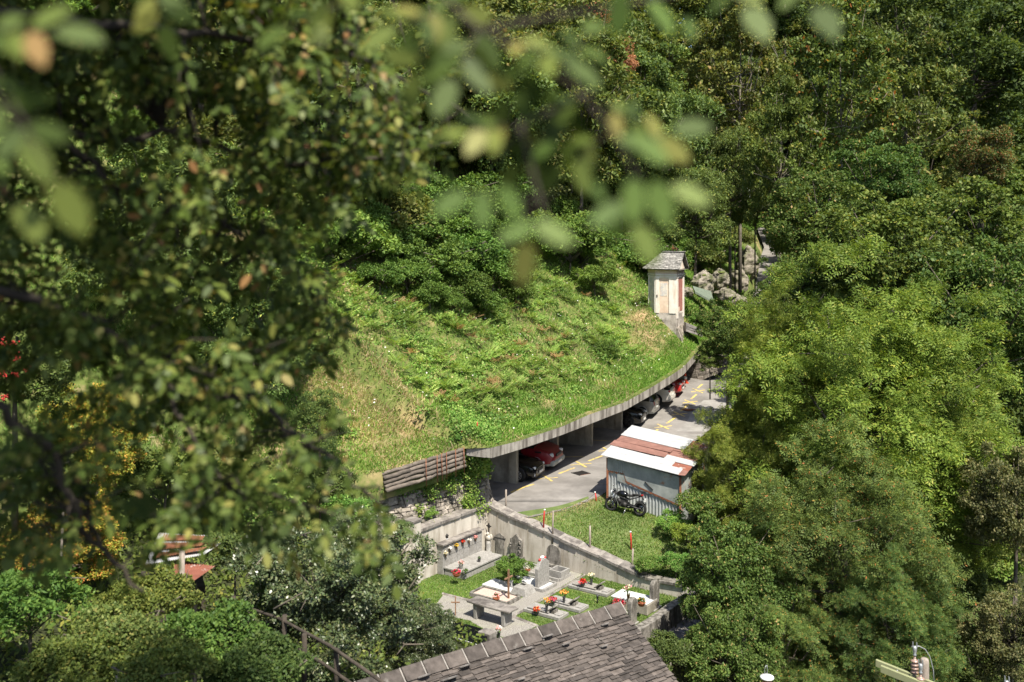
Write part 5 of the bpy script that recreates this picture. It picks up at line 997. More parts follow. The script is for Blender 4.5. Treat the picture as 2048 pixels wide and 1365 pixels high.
# ------------------------------------------------------------------ bottom left: rusty shelter, rail fence
c = W(400, 1180, 26); t = thing('rusty_roofed_hut', 'small hut with patched red and white corrugated roofs among the bushes at lower left', 'hut', (c.x, c.y, 0))
def sheet(root, p00, p10, p11, p01, mt, nm='roof_sheet', pitch=.09):
    p00, p10, p11, p01 = [Vector(p) for p in (p00, p10, p11, p01)]; L = (p10 - p00).length; n = int(L / pitch * 4); vs = []; nn = (p10 - p00).cross(p01 - p00).normalized()
    for i in range(n + 1):
        u = i / n; o = nn * .014 * math.sin(u * L / pitch * 6.28); vs += [p00.lerp(p10, u) + o, p01.lerp(p11, u) + o]
    MB().add(vs, [(2 * i, 2 * i + 2, 2 * i + 3, 2 * i + 1) for i in range(n)], True).build(nm, M[mt], root, True)
sheet(t, W(462, 1074, 27), W(318, 1066, 28), W(290, 1130, 25.4), W(408, 1110, 25), 'zinc_white')
for a_, b_, lf in ((.08, .30, .04), (.40, .62, .05), (.72, .9, .05)):
    A, B, C_, D_ = W(446, 1074, 27), W(330, 1067, 28), W(300, 1129, 25.4), W(400, 1108, 25); up = Vector((0, 0, lf)); sheet(t, A.lerp(D_, a_) + up, B.lerp(C_, a_) + up, B.lerp(C_, b_) + up, A.lerp(D_, b_) + up, 'rust')
sheet(t, W(430, 1133, 25), W(350, 1120, 25.6), W(345, 1168, 24), W(388, 1162, 23.8), 'redsheet')
p = W(388, 1165, 24.2); MB().box((p.x, p.y, p.z - 1.5), (.12, .12, 3)).build('corner_post', M['iron'], t, True); p = W(364, 1102, 24.4); q = W(364, 1172, 24.2); MB().tube([q - Vector((0, 0, 2)), p], .07, 8).build('wooden_post', M['post'], t, True)
p = W(345, 1150, 26.5); MB().box((p.x, p.y, p.z - 2.1), (1.5, 1.8, 4.0), .4).build('walls', M['darkbark'], t, True)
t = thing('rail_fence', 'weathered brown pole fence with double rails running down beneath the holly', 'fence', tuple(W(520, 1260, 21)))
r1 = [W(458, 1203, 23.5), W(560, 1238, 22), W(660, 1292, 20.4), W(770, 1368, 18.6)]; r2 = [W(462, 1240, 23.5), W(555, 1272, 22), W(650, 1330, 20.4), W(740, 1395, 18.6)]
for k, rr in enumerate((r1, r2)): MB().tube(rr, .036, 7).build('rail', M['darkbark'], t, True)
MB().tube([W(440, 1270, 22), W(540, 1335, 20), W(600, 1375, 19)], .03, 6).build('rail', M['darkbark'], t, True)
for px, y0, y1, D in ((466, 1195, 1262, 23.4), (497, 1218, 1290, 22.8), (568, 1232, 1300, 21.8), (608, 1270, 1345, 21), (672, 1300, 1380, 20.2)): MB().tube([W(px, y1 + 20, D) + Vector((0, .06, 0)), W(px, y0, D) + Vector((0, .06, 0))], .055, 7).build('fence_post', M['darkbark'], t, True)
t = thing('garden_steps', 'pale weathered stone block beside the pole fence', 'stone', tuple(W(495, 1268, 22.6))); MB().ball((0, 0, -.15), (.55, .4, .3), 9, 6, jit=.12, rng=R(3)).build('stone', M['rock'], t); MB().box((.6, -.3, -.3), (.8, .5, .2), .5).build('slab', M['coping'], t, bevel=.03)
for i, (px, y0, y1, D, lb) in enumerate([(118, 1025, 1110, 26, 'thin leaning bamboo cane in the yellow bushes at far left'), (240, 1335, 1372, 18, 'short pale wooden stake at the bottom left edge')]):
    a, b = W(px, y1, D), W(px + (8 if i == 0 else -6), y0, D); t = thing('garden_stake', lb, 'stake', tuple(a)); MB().tube([a - Vector((0, 0, 1.5)), b], .03, 6).build('cane', M['post'], t, True)
# boulders, rocks
def rock(px, py, D, r, label, seed, name='boulder', mat='rock', group=None):
    p = W(px, py, D); t = thing(name, label, 'rock', tuple(p), seed * .7, group); rng = R(seed); mb = MB(); mb.ball((0, 0, 0), r, 9, 7, jit=.16, rng=rng); o = mb.build('stone', M[mat], t); o.data.polygons.foreach_set('use_smooth', [False] * len(o.data.polygons))
    s = o.modifiers.new('s', 'SUBSURF'); s.levels = 2; s.render_levels = 2; s.subdivision_type = 'SIMPLE'; tx = bpy.data.textures.new('rk', 'CLOUDS'); tx.noise_scale = .45 * max(r); dm = o.modifiers.new('d', 'DISPLACE'); dm.texture = tx; dm.strength = .5 * max(r)
    MB().ball((-.1 * r[0], -.05, r[2] * .75), (r[0] * .45, r[1] * .4, r[2] * .12), 8, 4, jit=.2, rng=rng).build('moss_patch', M['hillsoil'], t)
rock(686, 606, 52, (.75, .5, .5), 'pale grey boulder half hidden by leaves on the upper left slope', 1, mat='granite')
RK = 'rock outcrops right of the chapel'
for i, (px, py, D, r, lb) in enumerate([(1408, 570, 78, (1.0, .8, 1.0), 'large grey rock outcrop right of the chapel roof'), (1440, 560, 80, (1.0, .8, .8), 'jagged rock outcrop right of the large one'), (1452, 590, 79, (.9, .6, .5), 'flat brown rock below the jagged outcrop'), (1474, 603, 80, (.8, .6, .55), 'rock by the road edge, rightmost of the outcrops'), (1375, 585, 76, (.5, .4, .35), 'small rock between chapel and outcrop'),
    (1446, 655, 74, (.7, .5, .3), 'low rock at the foot of the grassy bank beyond the gallery'), (1494, 530, 113, (1.3, 1.2, 2.0), 'tall brown cliff rock beside the road bend'), (1478, 565, 102, (1.1, 1.0, 1.4), 'brown cliff rock below the tall one')]):
    rock(px, py, D, r, lb, 10 + i, 'rock_outcrop', 'rock', RK)
stonewall('low_stone_wall', 'pale dry stone wall at the far end of the gallery', [W(1366, 768, 72), W(1398, 762, 71), W(1425, 752, 70.5), W(1470, 735, 74)], [W(1366, 728, 72), W(1398, 722, 71), W(1425, 714, 70.5), W(1470, 705, 74)], .6, 31, (.5, .22))
stonewall('stone_steps', 'stack of grey stone slabs below the chapel buttress', [W(1372, 664, 69.5), W(1405, 674, 69.5)], [W(1372, 646, 69.8), W(1405, 660, 69.8)], .8, 32, (.7, .16), 'gneiss', 'steps')
a = [W(1385, 572, 75), W(1422, 583, 76), W(1428, 604, 74.6), W(1390, 583, 74.2)]; MB().add(a + [q - Vector((0, 0, .15)) for q in a], [(3, 2, 1, 0), (4, 5, 6, 7), (0, 1, 5, 4), (1, 2, 6, 5), (2, 3, 7, 6), (3, 0, 4, 7)]).build('net_cover', M['tarp']); tag(bpy.data.objects['net_cover'], 'green netting sheet draped below the rocks right of the chapel', 'netting')
# ------------------------------------------------------------------ ground cover (uncountable)
def blades(rng, P, n, L, Wd, mat, name, label, cat, up=.9, parent=None, lean=.5):
    T = nrm(np.array((0, 0, up)) + rng.normal(size=(n, 3)) * lean); Nn = rng.normal(size=(n, 3)); Ls = L * rng.uniform(.6, 1.4, n)
    V, Q = diamonds(P + T * (Ls * .38)[:, None], T, Nn, Ls, Wd * rng.uniform(.7, 1.3, n)); return tag(npmesh(name, V, Q, M[mat], parent), label, cat, None, 'stuff')
def hillpts(rng, n, c0, c1, v0, v1, keep=None):
    c = rng.uniform(c0, c1, n); v = rng.uniform(v0, v1, n); b = np.interp(c, Ec, Eb) + v; x = c * NC[0] + b * NB[0]; y = c * NC[1] + b * NB[1]
    if keep is not None: m = keep(rng, x, y, c, v); x, y, c, v = x[m], y[m], c[m], v[m]
    return np.stack([x, y, hill(x, y)], 1), c, v
def blob(x, y, cx, cy, r): return np.exp(-((x - cx) ** 2 + (y - cy) ** 2) / r ** 2)
def dry(x, y):
    n = .35 * np.sin(.8 * x + 1.7 * np.sin(.6 * y)) * np.sin(.9 * y + .5 * x) + .15 * np.sin(2.1 * x) * np.sin(1.7 * y)
    return np.clip(1.3 * blob(x, y, -7.6, 43.5, 2.6) + 1.1 * blob(x, y, -5.6, 43, 1.6) + 1.0 * blob(x, y, 9.3, 68.5, 1.7) + .9 * blob(x, y, 8.0, 76, 2.4) + .45 * blob(x, y, 3.5, 59, 4) + .3 * blob(x, y, 0, 52, 5) + n, 0, 1)
rng = R(101)
P, c, v = hillpts(rng, 90000, 36.0, 71, .24, 3.6, lambda r, x, y, c, v: r.random(len(x)) > (v / 3.6) ** 2 * .8)
blades(rng, P, len(P), .11, .05, 'leaf_turf', 'roof_turf', 'bright green turf growing over the gallery roof', 'grass')
P, c, v = hillpts(rng, 230000, 22, 125, .35, 26, lambda r, x, y, c, v: r.random(len(x)) > dry(x, y) * .75)
blades(rng, P, len(P), .26, .05, 'leaf_lime', 'meadow_grass', 'mixed green grass and weeds on the steep slope', 'grass', lean=.6)
P, c, v = hillpts(rng, 170000, 22, 90, 0, 24, lambda r, x, y, c, v: r.random(len(x)) < dry(x, y) * .95)
blades(rng, P, len(P), .34, .032, 'leaf_drygrass', 'dry_grass', 'straw coloured dry grass patches on the slope', 'grass', lean=.7)
P, c, v = hillpts(rng, 70000, 27, 37, 0, 10, lambda r, x, y, c, v: r.random(len(x)) < .05 + .8 * dry(x, y))
blades(rng, P, len(P), .2, .03, 'leaf_drygrass', 'dry_grass', 'cut straw coloured grass on the bare left part of the slope', 'grass', lean=1.1)
P, c, v = hillpts(rng, 52000, 27, 37, 0, 10); blades(rng, P, len(P), .16, .04, 'leaf_lime', 'meadow_grass', 'green regrowth among the cut straw grass at left', 'grass', lean=.8)
P, c, v = hillpts(rng, 60000, 74, 135, -.3, 9); blades(rng, P, len(P), .3, .07, 'leaf_lime', 'meadow_grass', 'grass on the bank beside the upper road', 'grass', lean=.7)
P, c, v = hillpts(rng, 16000, 74, 135, -.2, 9, lambda r, x, y, c, v: np.sin(x * 1.1) * np.sin(y * .8) > .1); blades(rng, P, len(P), .35, .07, 'leaf_drygrass', 'dry_grass', 'straw grass on the bank beside the upper road', 'grass', lean=.7)
P, c, v = hillpts(rng, 260, 34, 75, .5, 14); P = P + np.array((0, 0, .3)); V, Q = diamonds(P, rng.normal(size=P.shape), np.tile((0., -.5, 1), (len(P), 1)) + rng.normal(size=P.shape) * .2, np.full(len(P), .09), np.full(len(P), .09))
tag(npmesh('wild_flowers', V, Q, M['f_whitef']), 'tiny white wild flowers dotted over the slope', 'flowers', None, 'stuff')
# bramble and fern clumps
cl, cc_, vv_ = hillpts(rng, 1500, 31, 84, 1.8, 24, lambda r, x, y, c, v: r.random(len(x)) > dry(x, y) * 1.05)
k = 75; rad = rng.uniform(.3, .85, len(cl)); d = nrm(rng.normal(size=(len(cl), k, 3))); d[..., 2] = np.abs(d[..., 2]); P = cl[:, None] + d * (rad[:, None] * rng.uniform(.4, 1.05, (len(cl), k)))[..., None] * np.array((1.2, 1.2, .75))
P = P.reshape(-1, 3); dd = d.reshape(-1, 3); V, Q = diamonds(P, nrm(rng.normal(size=P.shape) + dd * .4), nrm(dd + np.array((0, 0, .6)) + rng.normal(size=P.shape) * .4), rng.uniform(.09, .2, len(P)), rng.uniform(.06, .13, len(P)))
tag(npmesh('brambles', V, Q, M['leaf_bramble']), 'leafy bramble clumps spread over the steep slope', 'brambles', None, 'stuff')
cl, cc_, vv_ = hillpts(rng, 1500, 33, 76, 2.8, 17, lambda r, x, y, c, v: r.random(len(x)) > dry(x, y) * 1.1 + .3 * (x > 4))
k = 7; az = rng.uniform(0, 6.28, (len(cl), k)); T = np.stack([np.cos(az), np.sin(az), rng.uniform(.15, .7, az.shape)], -1); P = cl[:, None] + T * .32 + np.array((0, 0, .25)); T = T.reshape(-1, 3); P = P.reshape(-1, 3)
V, Q = sprays(rng, P, T, np.tile((0, 0, 1.0), (len(P), 1)) + rng.normal(size=P.shape) * .2, rng.uniform(.3, .75, len(P)), k=7, lw=.34, ll=.30)
tag(npmesh('ferns', V, Q, M['leaf_fern']), 'light green bracken ferns with browning tips on the slope', 'ferns', None, 'stuff')
cl, cc_, vv_ = hillpts(rng, 46, 38, 68, 3.0, 11)
k = 9; az = rng.uniform(0, 6.28, (len(cl), k)); T = np.stack([np.cos(az), np.sin(az), rng.uniform(.1, .9, az.shape)], -1); P = (cl[:, None] + T * .22 + np.array((0, 0, .4))).reshape(-1, 3); T = T.reshape(-1, 3)
V, Q = sprays(rng, P, T, np.tile((0, 0, 1.0), (len(P), 1)) + rng.normal(size=P.shape) * .3, rng.uniform(.2, .5, len(P)), k=6, lw=.4, ll=.3)
tag(npmesh('dead_ferns', V, Q, M['leaf_deadfern']), 'scattered rusty brown dead fern fronds on the slope', 'ferns', None, 'stuff')
# lawn, graveyard grass, verge, bench
def polypts(rng, n, poly):
    A = np.array(poly)[:, :2]; lo, hi = A.min(0), A.max(0); q = rng.uniform(lo, hi, (n, 2)); m = inpoly(q[:, 0], q[:, 1], [tuple(p) for p in A]); return q[m]
q = polypts(rng, 110000, LP); z = land(q[:, 0], q[:, 1]) + .01; sh = ~inpoly(q[:, 0], q[:, 1], [tuple(p)[:2] for p in (A0, B0, D0, C0)])
q, z = q[sh], z[sh]; lo_ = np.array(resample(LAWN_OUT[:6], 60)); de = np.min(np.linalg.norm(q[:, None] - lo_[None], axis=-1), 1); dn_ = .5 + .5 * np.sin(q[:, 0] * 2.1 + 1.5 * np.sin(q[:, 1] * 1.3)) * np.sin(q[:, 1] * 1.9); k_ = rng.random(len(q)) < np.clip(1.2 - de / .7, 0, 1) * .8 + .14 * dn_
blades(rng, np.c_[q, z][~k_], int((~k_).sum()), .085, .035, 'leaf_grass', 'lawn_grass', 'short green lawn grass between the road and the graveyard', 'grass')
blades(rng, np.c_[q, z][k_], int(k_.sum()), .07, .03, 'leaf_drygrass', 'dry_grass', 'dry straw grass along the road edge of the lawn', 'grass')
q = polypts(rng, 150000, CEM); cp_ = [poly_px(t8, 0), poly_px(court, 0)]; m = ~(inpoly(q[:, 0], q[:, 1], cp_[0]) | inpoly(q[:, 0], q[:, 1], cp_[1]))
for o in [o for o in bpy.data.objects if o.name.split('.')[0] == 'grave']:
    x0, y0 = o.location[:2]; dx, dy = q[:, 0] - x0, q[:, 1] - y0; a = dx * U3.x + dy * U3.y; b = dx * V3.x + dy * V3.y; m &= ~((abs(a) < .98) & (abs(b) < .45))
q = q[m]; blades(rng, np.c_[q, np.full(len(q), cem_z)], len(q), .06, .03, 'leaf_grass', 'graveyard_grass', 'short mown grass between the graves', 'grass')
VG = [(v_.x, v_.y) for v_ in va] + [(v_.x, v_.y) for v_ in vb[::-1]]; q = polypts(rng, 14000, VG); blades(rng, np.c_[q, np.full(len(q), -.38)], len(q), .3, .07, 'leaf_lime', 'verge_weeds', 'tall green weeds in the strip below the dry stone wall', 'weeds')
bg_ = gridX; BP = np.array([[bt[i].lerp(lg[i], u_) for u_ in np.linspace(0, 1, 30)] for i in range(24)]); fi = rng.uniform(0, 22.99, 16000); ui = rng.integers(0, 30, 16000); i0 = fi.astype(int); f = (fi - i0)[:, None]; P = BP[i0, ui] * (1 - f) + BP[i0 + 1, ui] * f
blades(rng, P, len(P), .26, .05, 'leaf_bramble', 'bench_weeds', 'green and straw weeds on the ledge between the stone and log walls', 'weeds')
def ivy(name, label, pts, n, size=.1, spread=.2, mat='leaf_lime'):
    rng = R(len(label) * 7 + n); i = rng.integers(0, len(pts), n); P = np.array([tuple(p) for p in pts])[i] + rng.normal(size=(n, 3)) * spread * np.array((1, .35, 1)) + np.array((NW[0], NW[1], 0)) * .12
    V, Q = diamonds(P, nrm(rng.normal(size=(n, 3)) + np.array((0, 0, -.5))), nrm(rng.normal(size=(n, 3)) * .5 + np.array((.4, -.7, .5))), size * rng.uniform(.6, 1.4, n), size * .8 * np.ones(n)); return tag(npmesh(name, V, Q, M[mat]), label, 'ivy', None, 'stuff')
ivy('ivy', 'bright green ivy tumbling over the corner between the log wall and the gallery end', [W(945, 898, 42.3), W(950, 912, 42.2), W(948, 926, 42.4), W(938, 920, 42.4), W(930, 935, 42.6), W(944, 940, 42.8), W(962, 928, 43)], 2200, .12, .22)
ivy('ivy', 'dense green creepers around the rusty barrier board', [hp_ for hp_ in [Vector((x_, y_, float(hill(x_, y_)) + .15)) for x_ in np.linspace(-2.6, -.9, 8) for y_ in np.linspace(42.2, 44.6, 8)]], 5000, .1, .15)
ivy('ivy', 'ivy strands climbing the right part of the dry stone wall', [W(x, y, 43.2 - (975 - x) * .017) for x, y in ((935, 950), (938, 970), (942, 990), (935, 1010), (945, 1020), (930, 1000), (958, 1015), (900, 975), (860, 990), (830, 1020), (880, 965), (850, 975))], 1800, .09, .16)
ivy('ivy', 'weeds hanging along the top of the dry stone wall', [SW_T[1].lerp(SW_T[2], k / 9) for k in range(10)] + [SW_T[2].lerp(SW_T[3], k / 9) for k in range(10)], 2200, .1, .14, 'leaf_bramble')
ivy('moss', 'dark moss and grass tufts along the top edge of the gallery beam', [q_ + Vector((NB[0], NB[1], 0)) * .2 for q_ in densify(FT, 900)], 2600, .05, .035, 'leaf_olive')
def hill_hit(px, py):
    Ds = np.linspace(40, 230, 1900); x = (px - CX) / F * Ds; z = CZ - (py - HY) / F * Ds; h = hill(x, Ds); v_, _ = hillv(x, Ds); ok = (z < h) & (v_ > 0); i = int(np.argmax(ok)); return float(Ds[i]) if ok.any() else 60.0
q = np.c_[rng.uniform(-24, 2, 60000), rng.uniform(13, 38, 60000)]; q2 = np.c_[rng.uniform(4, 34, 50000), rng.uniform(22, 62, 50000)]; q = np.r_[q, q2]; m = ~inpoly(q[:, 0], q[:, 1], CEMBIG) & ~inpoly(q[:, 0], q[:, 1], LP) & (hillv(q[:, 0], q[:, 1])[0] < 0) & ~((q[:, 0] > -2) & (q[:, 0] < 12) & (q[:, 1] > 42)); q = q[m]
P = np.c_[q, land(q[:, 0], q[:, 1]) + rng.uniform(0, .45, len(q))]; V, Q = diamonds(P, rng.normal(size=P.shape), rng.normal(size=P.shape) * .5 + np.array((0, 0, .9)), rng.uniform(.1, .24, len(P)), rng.uniform(.06, .14, len(P)))
tag(npmesh('undergrowth', V, Q, M['leaf_broad']), 'tangled green undergrowth covering the ground below the trees', 'undergrowth', None, 'stuff')
# ------------------------------------------------------------------ distinct trees and shrubs
TG = 'trees on the wooded mountainside'
TL = [ # shape, leaf, px, py, D, radius px, zs, name, label
 ('ashy', 'ash', 1722, 850, 43, 280, 1.0, 'ash_tree', 'big bright yellow green ash tree filling the middle right foreground'),
 ('ashy', 'ash', 1505, 960, 43.5, 118, 1.15, 'ash_tree', 'bright green ash limb crown reaching left over the metal shed'),
 ('ashy', 'ash', 1860, 980, 42, 160, 1.1, 'ash_tree', 'green ash crown right of the biggest ash, above the tan linden'),
 ('ashy', 'ashold', 1690, 1130, 36, 210, 1.05, 'ash_tree', 'dull green ash tree with orange and red leaf clusters below the bright ash'),
 ('ashy', 'ashold', 1560, 1290, 34, 130, 1.0, 'ash_tree', 'small twiggy ash with yellowing leaves above the chimney pipe'),
 ('ashy', 'ash', 1575, 730, 46, 115, 1.1, 'ash_tree', 'bright ash crown at the upper left shoulder of the biggest ash'),
 ('ashy', 'ashold', 1790, 1250, 33, 110, 1.1, 'ash_tree', 'twiggy ash thicket behind the power pole'),
 ('mid1', 'maple', 1462, 1150, 34.5, 100, 1.2, 'maple_tree', 'dark green maple right of the graveyard corner'),
 ('mid1', 'maple', 1455, 1300, 32, 95, 1.1, 'maple_tree', 'dark green maple beneath the other one, right of the stone roof'),
 ('mid1', 'linden', 2030, 1010, 37, 90, 1.3, 'linden_tree', 'tan flowering linden at the right edge'),
 ('mid1', 'linden', 2025, 1270, 34, 85, 1.1, 'linden_tree', 'tan flowering linden at the lower right edge'),
 ('mid1', 'maple', 1950, 640, 52, 150, 1.1, 'maple_tree', 'large leaved dark maple right behind the bright ash'),
 ('mid1', 'broad', 1790, 520, 58, 150, 1.0, 'beech_tree', 'dense mid green tree directly above the bright ash'),
 ('far3', 'broad', 1960, 470, 64, 130, 1.0, 'beech_tree', 'dense green tree at the right edge above the dark maple'),
 ('mid1', 'maple', 1630, 440, 68, 105, 1.0, 'maple_tree', 'round green maple with brownish seed clusters right of the upper road'),
 ('mid1', 'maple', 1760, 380, 74, 110, 1.0, 'maple_tree', 'green maple sprinkled with buff seed clusters behind the round one'),
 ('mid1', 'maple', 1590, 580, 62, 75, 1.0, 'maple_tree', 'dark maple overhanging the road bend'),
 ('mid1', 'maple', 1455, 665, 60, 52, 1.25, 'maple_tree', 'small dark maple hiding the road beyond the gallery end'),
 ('mid1', 'maple', 1420, 715, 60, 26, 1.1, 'maple_sapling', 'maple sapling at the end of the gallery beam'),
 ('mid1', 'broad', 1540, 650, 58, 60, 1.1, 'beech_tree', 'mid green tree between the small dark maple and the bright ash'),
 ('far1', 'redtree', 1965, 315, 78, 60, 1.0, 'cherry_tree', 'reddish orange turning tree near the right edge'),
 ('mid2', 'chestnut', 1330, 330, 88, 115, 1.25, 'chestnut_tree', 'tall blue green chestnut above the chapel'),
 ('mid2', 'chestnut', 1390, 430, 82, 78, 1.15, 'chestnut_tree', 'chestnut hanging over the slope just above the chapel roof'),
 ('mid2', 'chestnut', 1460, 360, 88, 70, 1.4, 'chestnut_tree', 'chestnut between the chapel and the upper road'),
 ('thin', 'olive', 1480, 150, 100, 110, 1.2, 'birch_tree', 'pale olive tree in the upper middle right'),
 ('thin', 'ashold', 1680, 190, 84, 120, 1.25, 'robinia_tree', 'tall thin see-through tree with visible trunks, upper right'),
 ('thin', 'olive', 1840, 230, 88, 100, 1.2, 'robinia_tree', 'thin olive tree right of the tallest see-through tree'),
 ('thin', 'broad', 1560, 300, 82, 70, 1.5, 'birch_tree', 'slim tree with pale stems above the round maple'),
 ('far1', 'dark', 1950, 130, 96, 130, 1.0, 'oak_tree', 'dark green round tree in the upper right corner'),
 ('far2', 'dark', 1810, 60, 105, 110, 1.0, 'oak_tree', 'dark tree at the top edge left of the corner'),
 ('far3', 'olive', 1080, 130, 98, 115, 1.0, 'oak_tree', 'olive green oak near the top centre behind the leaves'),
 ('far3', 'olive', 940, 90, 96, 95, 1.0, 'oak_tree', 'tan olive oak left of the centre oak at the top'),
 ('far3', 'linden', 1090, 300, 88, 75, 1.1, 'oak_tree', 'brownish olive tree in the gap between the blurred leaves'),
 ('far1', 'dark', 1385, 10, 150, 95, 1.0, 'oak_tree', 'far dark tree at the top edge above the chapel'),
 ('far3', 'broad', 1330, -20, 140, 90, 1.0, 'oak_tree', 'far mid green tree cut by the top edge'),
 ('far1', 'olive', 1440, 0, 165, 90, 1.0, 'oak_tree', 'far olive tree cut by the top edge'),
 ('far1', 'dark', 1500, 20, 190, 90, 1.0, 'oak_tree', 'far dark tree at the top edge right of the olive one'),
 ('far3', 'dark', 1570, 0, 185, 90, 1.0, 'oak_tree', 'far round tree at the top edge'),
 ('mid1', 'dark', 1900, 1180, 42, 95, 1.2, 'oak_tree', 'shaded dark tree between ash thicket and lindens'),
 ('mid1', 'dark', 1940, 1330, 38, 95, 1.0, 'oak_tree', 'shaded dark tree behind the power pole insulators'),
 ('far1', 'brown', 1195, 25, 100, 34, .8, 'dead_branch_tree', 'small tree with dead pinkish brown leaves at the top edge'),
 ('far1', 'brown', 1235, 125, 92, 38, 1.3, 'dead_branch_tree', 'tree with withered pinkish brown leaves left of the chestnuts'),
 ('far1', 'chestnut', 1290, 170, 98, 75, 1.1, 'chestnut_tree', 'grey green chestnut right of the withered brown tree'),
 ('mid2', 'chestnut', 330, 470, 40, 190, 1.0, 'chestnut_tree', 'bright chestnut with yellow burrs behind the dark branches, left'),
 ('mid2', 'chestnut', 520, 660, 40, 130, 1.0, 'chestnut_tree', 'bright chestnut with burrs in the middle left gap'),
 ('mid2', 'chestnut', 640, 850, 38, 55, 1.2, 'chestnut_sapling', 'young chestnut at the edge of the dry slope'),
 ('mid1', 'yellowleaf', 190, 880, 31, 95, 1.2, 'field_maple', 'yellow and orange turning maple at the left'),
 ('mid1', 'yellowleaf', 130, 1080, 28, 110, .9, 'field_maple', 'yellow green maple bush at lower left'),
 ('mid1', 'dark', 30, 720, 27, 120, 1.0, 'rowan_tree', 'dark rowan with red berries at the left edge'),
]
for i, (sh, lf, px, py, D, r, zs, nm, lb) in enumerate(TL): tree_at(sh, lf, px, py, D, r, i + 1, nm, lb, None, zs, 'tree', 'palebark' if sh == 'thin' else 'bark')
BG = 'bushes of the hazel thicket on the slope'
BL = [('bush', 'hazel', x, y, 'h', r, 'hazel_bush', None) for x, y, r in ((680, 400, 62), (745, 400, 66), (720, 455, 64), (690, 505, 40), (790, 430, 70), (770, 500, 60), (760, 555, 42), (850, 400, 70), (835, 480, 66), (815, 555, 55), (900, 450, 72), (880, 530, 62), (860, 590, 40), (960, 430, 70), (935, 510, 66), (925, 580, 52), (1010, 400, 66), (1000, 480, 62), (985, 550, 56), (970, 612, 36), (1030, 540, 48), (1035, 590, 36), (905, 610, 30), (1060, 470, 50))]
BL += [('bush2', 'broom', 1140, 500, 'h', 64, 'broom_bush', 'fine feathery broom bush in the centre of the slope'), ('bush2', 'broom', 1190, 560, 'h', 44, 'broom_bush', 'feathery broom bush below the other, left of the chapel'), ('bush2', 'broom', 1100, 430, 'h', 56, 'broom_bush', 'pale broom bush beside the hazel thicket'), ('bush', 'broad', 1240, 480, 'h', 42, 'hazel_bush', 'round bush above left of the chapel'), ('bush', 'chestnut', 1180, 410, 'h', 60, 'hazel_bush', 'pale green bush below the blurred leaves in the centre'),
 ('bush', 'hazel', 1212, 702, 'h', 26, 'hazel_bush', 'small dark bush alone on the slope above the gallery roof'), ('bush', 'dark', 1240, 420, 'h', 50, 'hazel_bush', 'dark bush in the hollow left of the chapel roof'), ('bush', 'olive', 1510, 440, 92, 38, 'hazel_bush', 'olive bush by the upper road'), ('bush2', 'broom', 1470, 440, 92, 40, 'broom_bush', 'straw green broom by the rocky road cutting'),
 ('bush2', 'lime', 1342, 1050, 41.6, 30, 'elder_bush', 'light green bush growing against the metal shed front'), ('bush2', 'ash', 1378, 1080, 40, 36, 'elder_bush', 'light green bush right of the shed bush'), ('bush', 'bramble', 1300, 1132, 39.0, 26, 'bramble_bush', 'bramble bush behind the lower end of the side wall'), ('bush', 'bramble', 1352, 1128, 38.9, 30, 'bramble_bush', 'leafy bush at the right end of the side wall'), ('bush', 'maple', 1400, 1015, 41.2, 42, 'maple_bush', 'maple bush at the right corner of the metal shed'),
 ('bush', 'dark', 1330, 1310, 31, 50, 'ivy_bush', 'dark ivy bush right of the stone roof'), ('bush', 'hazel', 410, 1290, 21, 100, 'vine_bush', 'bright green vine bush at the bottom left centre'), ('bush2', 'hazel', 60, 1230, 22, 110, 'hazel_bush', 'green bush at the bottom left corner'), ('bush', 'olive', 230, 1290, 20, 90, 'vine_bush', 'olive bush between the corner bush and the vine'), ('bush2', 'chestnut', 470, 1120, 26, 62, 'oleander_bush', 'lance leaved bush right of the rusty hut'),
 ('bush', 'broad', 300, 1210, 22, 80, 'hazel_bush', 'dull green bush in front of the rusty hut'), ('bush2', 'hazel', 560, 1230, 24.5, 80, 'hazel_bush', 'green bush behind the pole fence'), ('bush', 'broad', 60, 960, 28, 90, 'hazel_bush', 'green bush at the left edge beside the yellow maple'), ('bush', 'bramble', 540, 1010, 33, 70, 'bramble_bush', 'sunny bramble bush above the rusty hut'), ('bush', 'broad', 330, 960, 33, 90, 'hazel_bush', 'green bush above the hut, right of the yellow maple'),
 ('bush', 'dark', 640, 980, 37, 60, 'bramble_bush', 'green bush left of the log wall'), ('bush', 'bramble', 700, 1030, 36, 50, 'bramble_bush', 'bramble bush at the left end of the dry stone wall'), ('bush', 'broad', 330, 1350, 18, 90, 'vine_bush', 'green leafy bush at the bottom edge'), ('bush', 'dark', 520, 1350, 19, 90, 'ivy_bush', 'dark bush at the bottom edge under the pole fence'), ('bush', 'broad', 150, 1340, 19, 90, 'ivy_bush', 'shaded bush at the bottom left'),
 ('bush', 'olive', 450, 950, 35, 80, 'hazel_bush', 'olive bush in the mid left gap'), ('bush2', 'lime', 855, 1030, 41.2, 17, 'nettle_clump', 'nettle clump at the foot of the dry stone wall')]
for x_, y_, r_, lf_, lb_ in ((1440, 520, 30, 'hazel', 'green bush on the bank between the rocks and the upper road'), (1470, 480, 34, 'olive', 'olive bush on the bank left of the upper road'), (1420, 490, 36, 'hazel', 'green bush above the rock outcrops'), (1400, 530, 20, 'bramble', 'bramble bush just above the largest rock outcrop'), (1495, 455, 30, 'broom', 'pale feathery bush beside the topmost bit of road'), (1395, 640, 18, 'bramble', 'low bramble right of the chapel base')): BL.append(('bush', lf_, x_, y_, 'h', r_, 'bank_bush', lb_))
for i, (sh, lf, px, py, D, r, nm, lb) in enumerate(BL):
    if D == 'h': D = hill_hit(px, py + r * .75)
    tree_at(sh, lf, px, py, D, r, i + 60, nm, lb or 'dense dark hazel bush of the large thicket above the ferns', BG if lb is None else None, 1.0, 'bush')
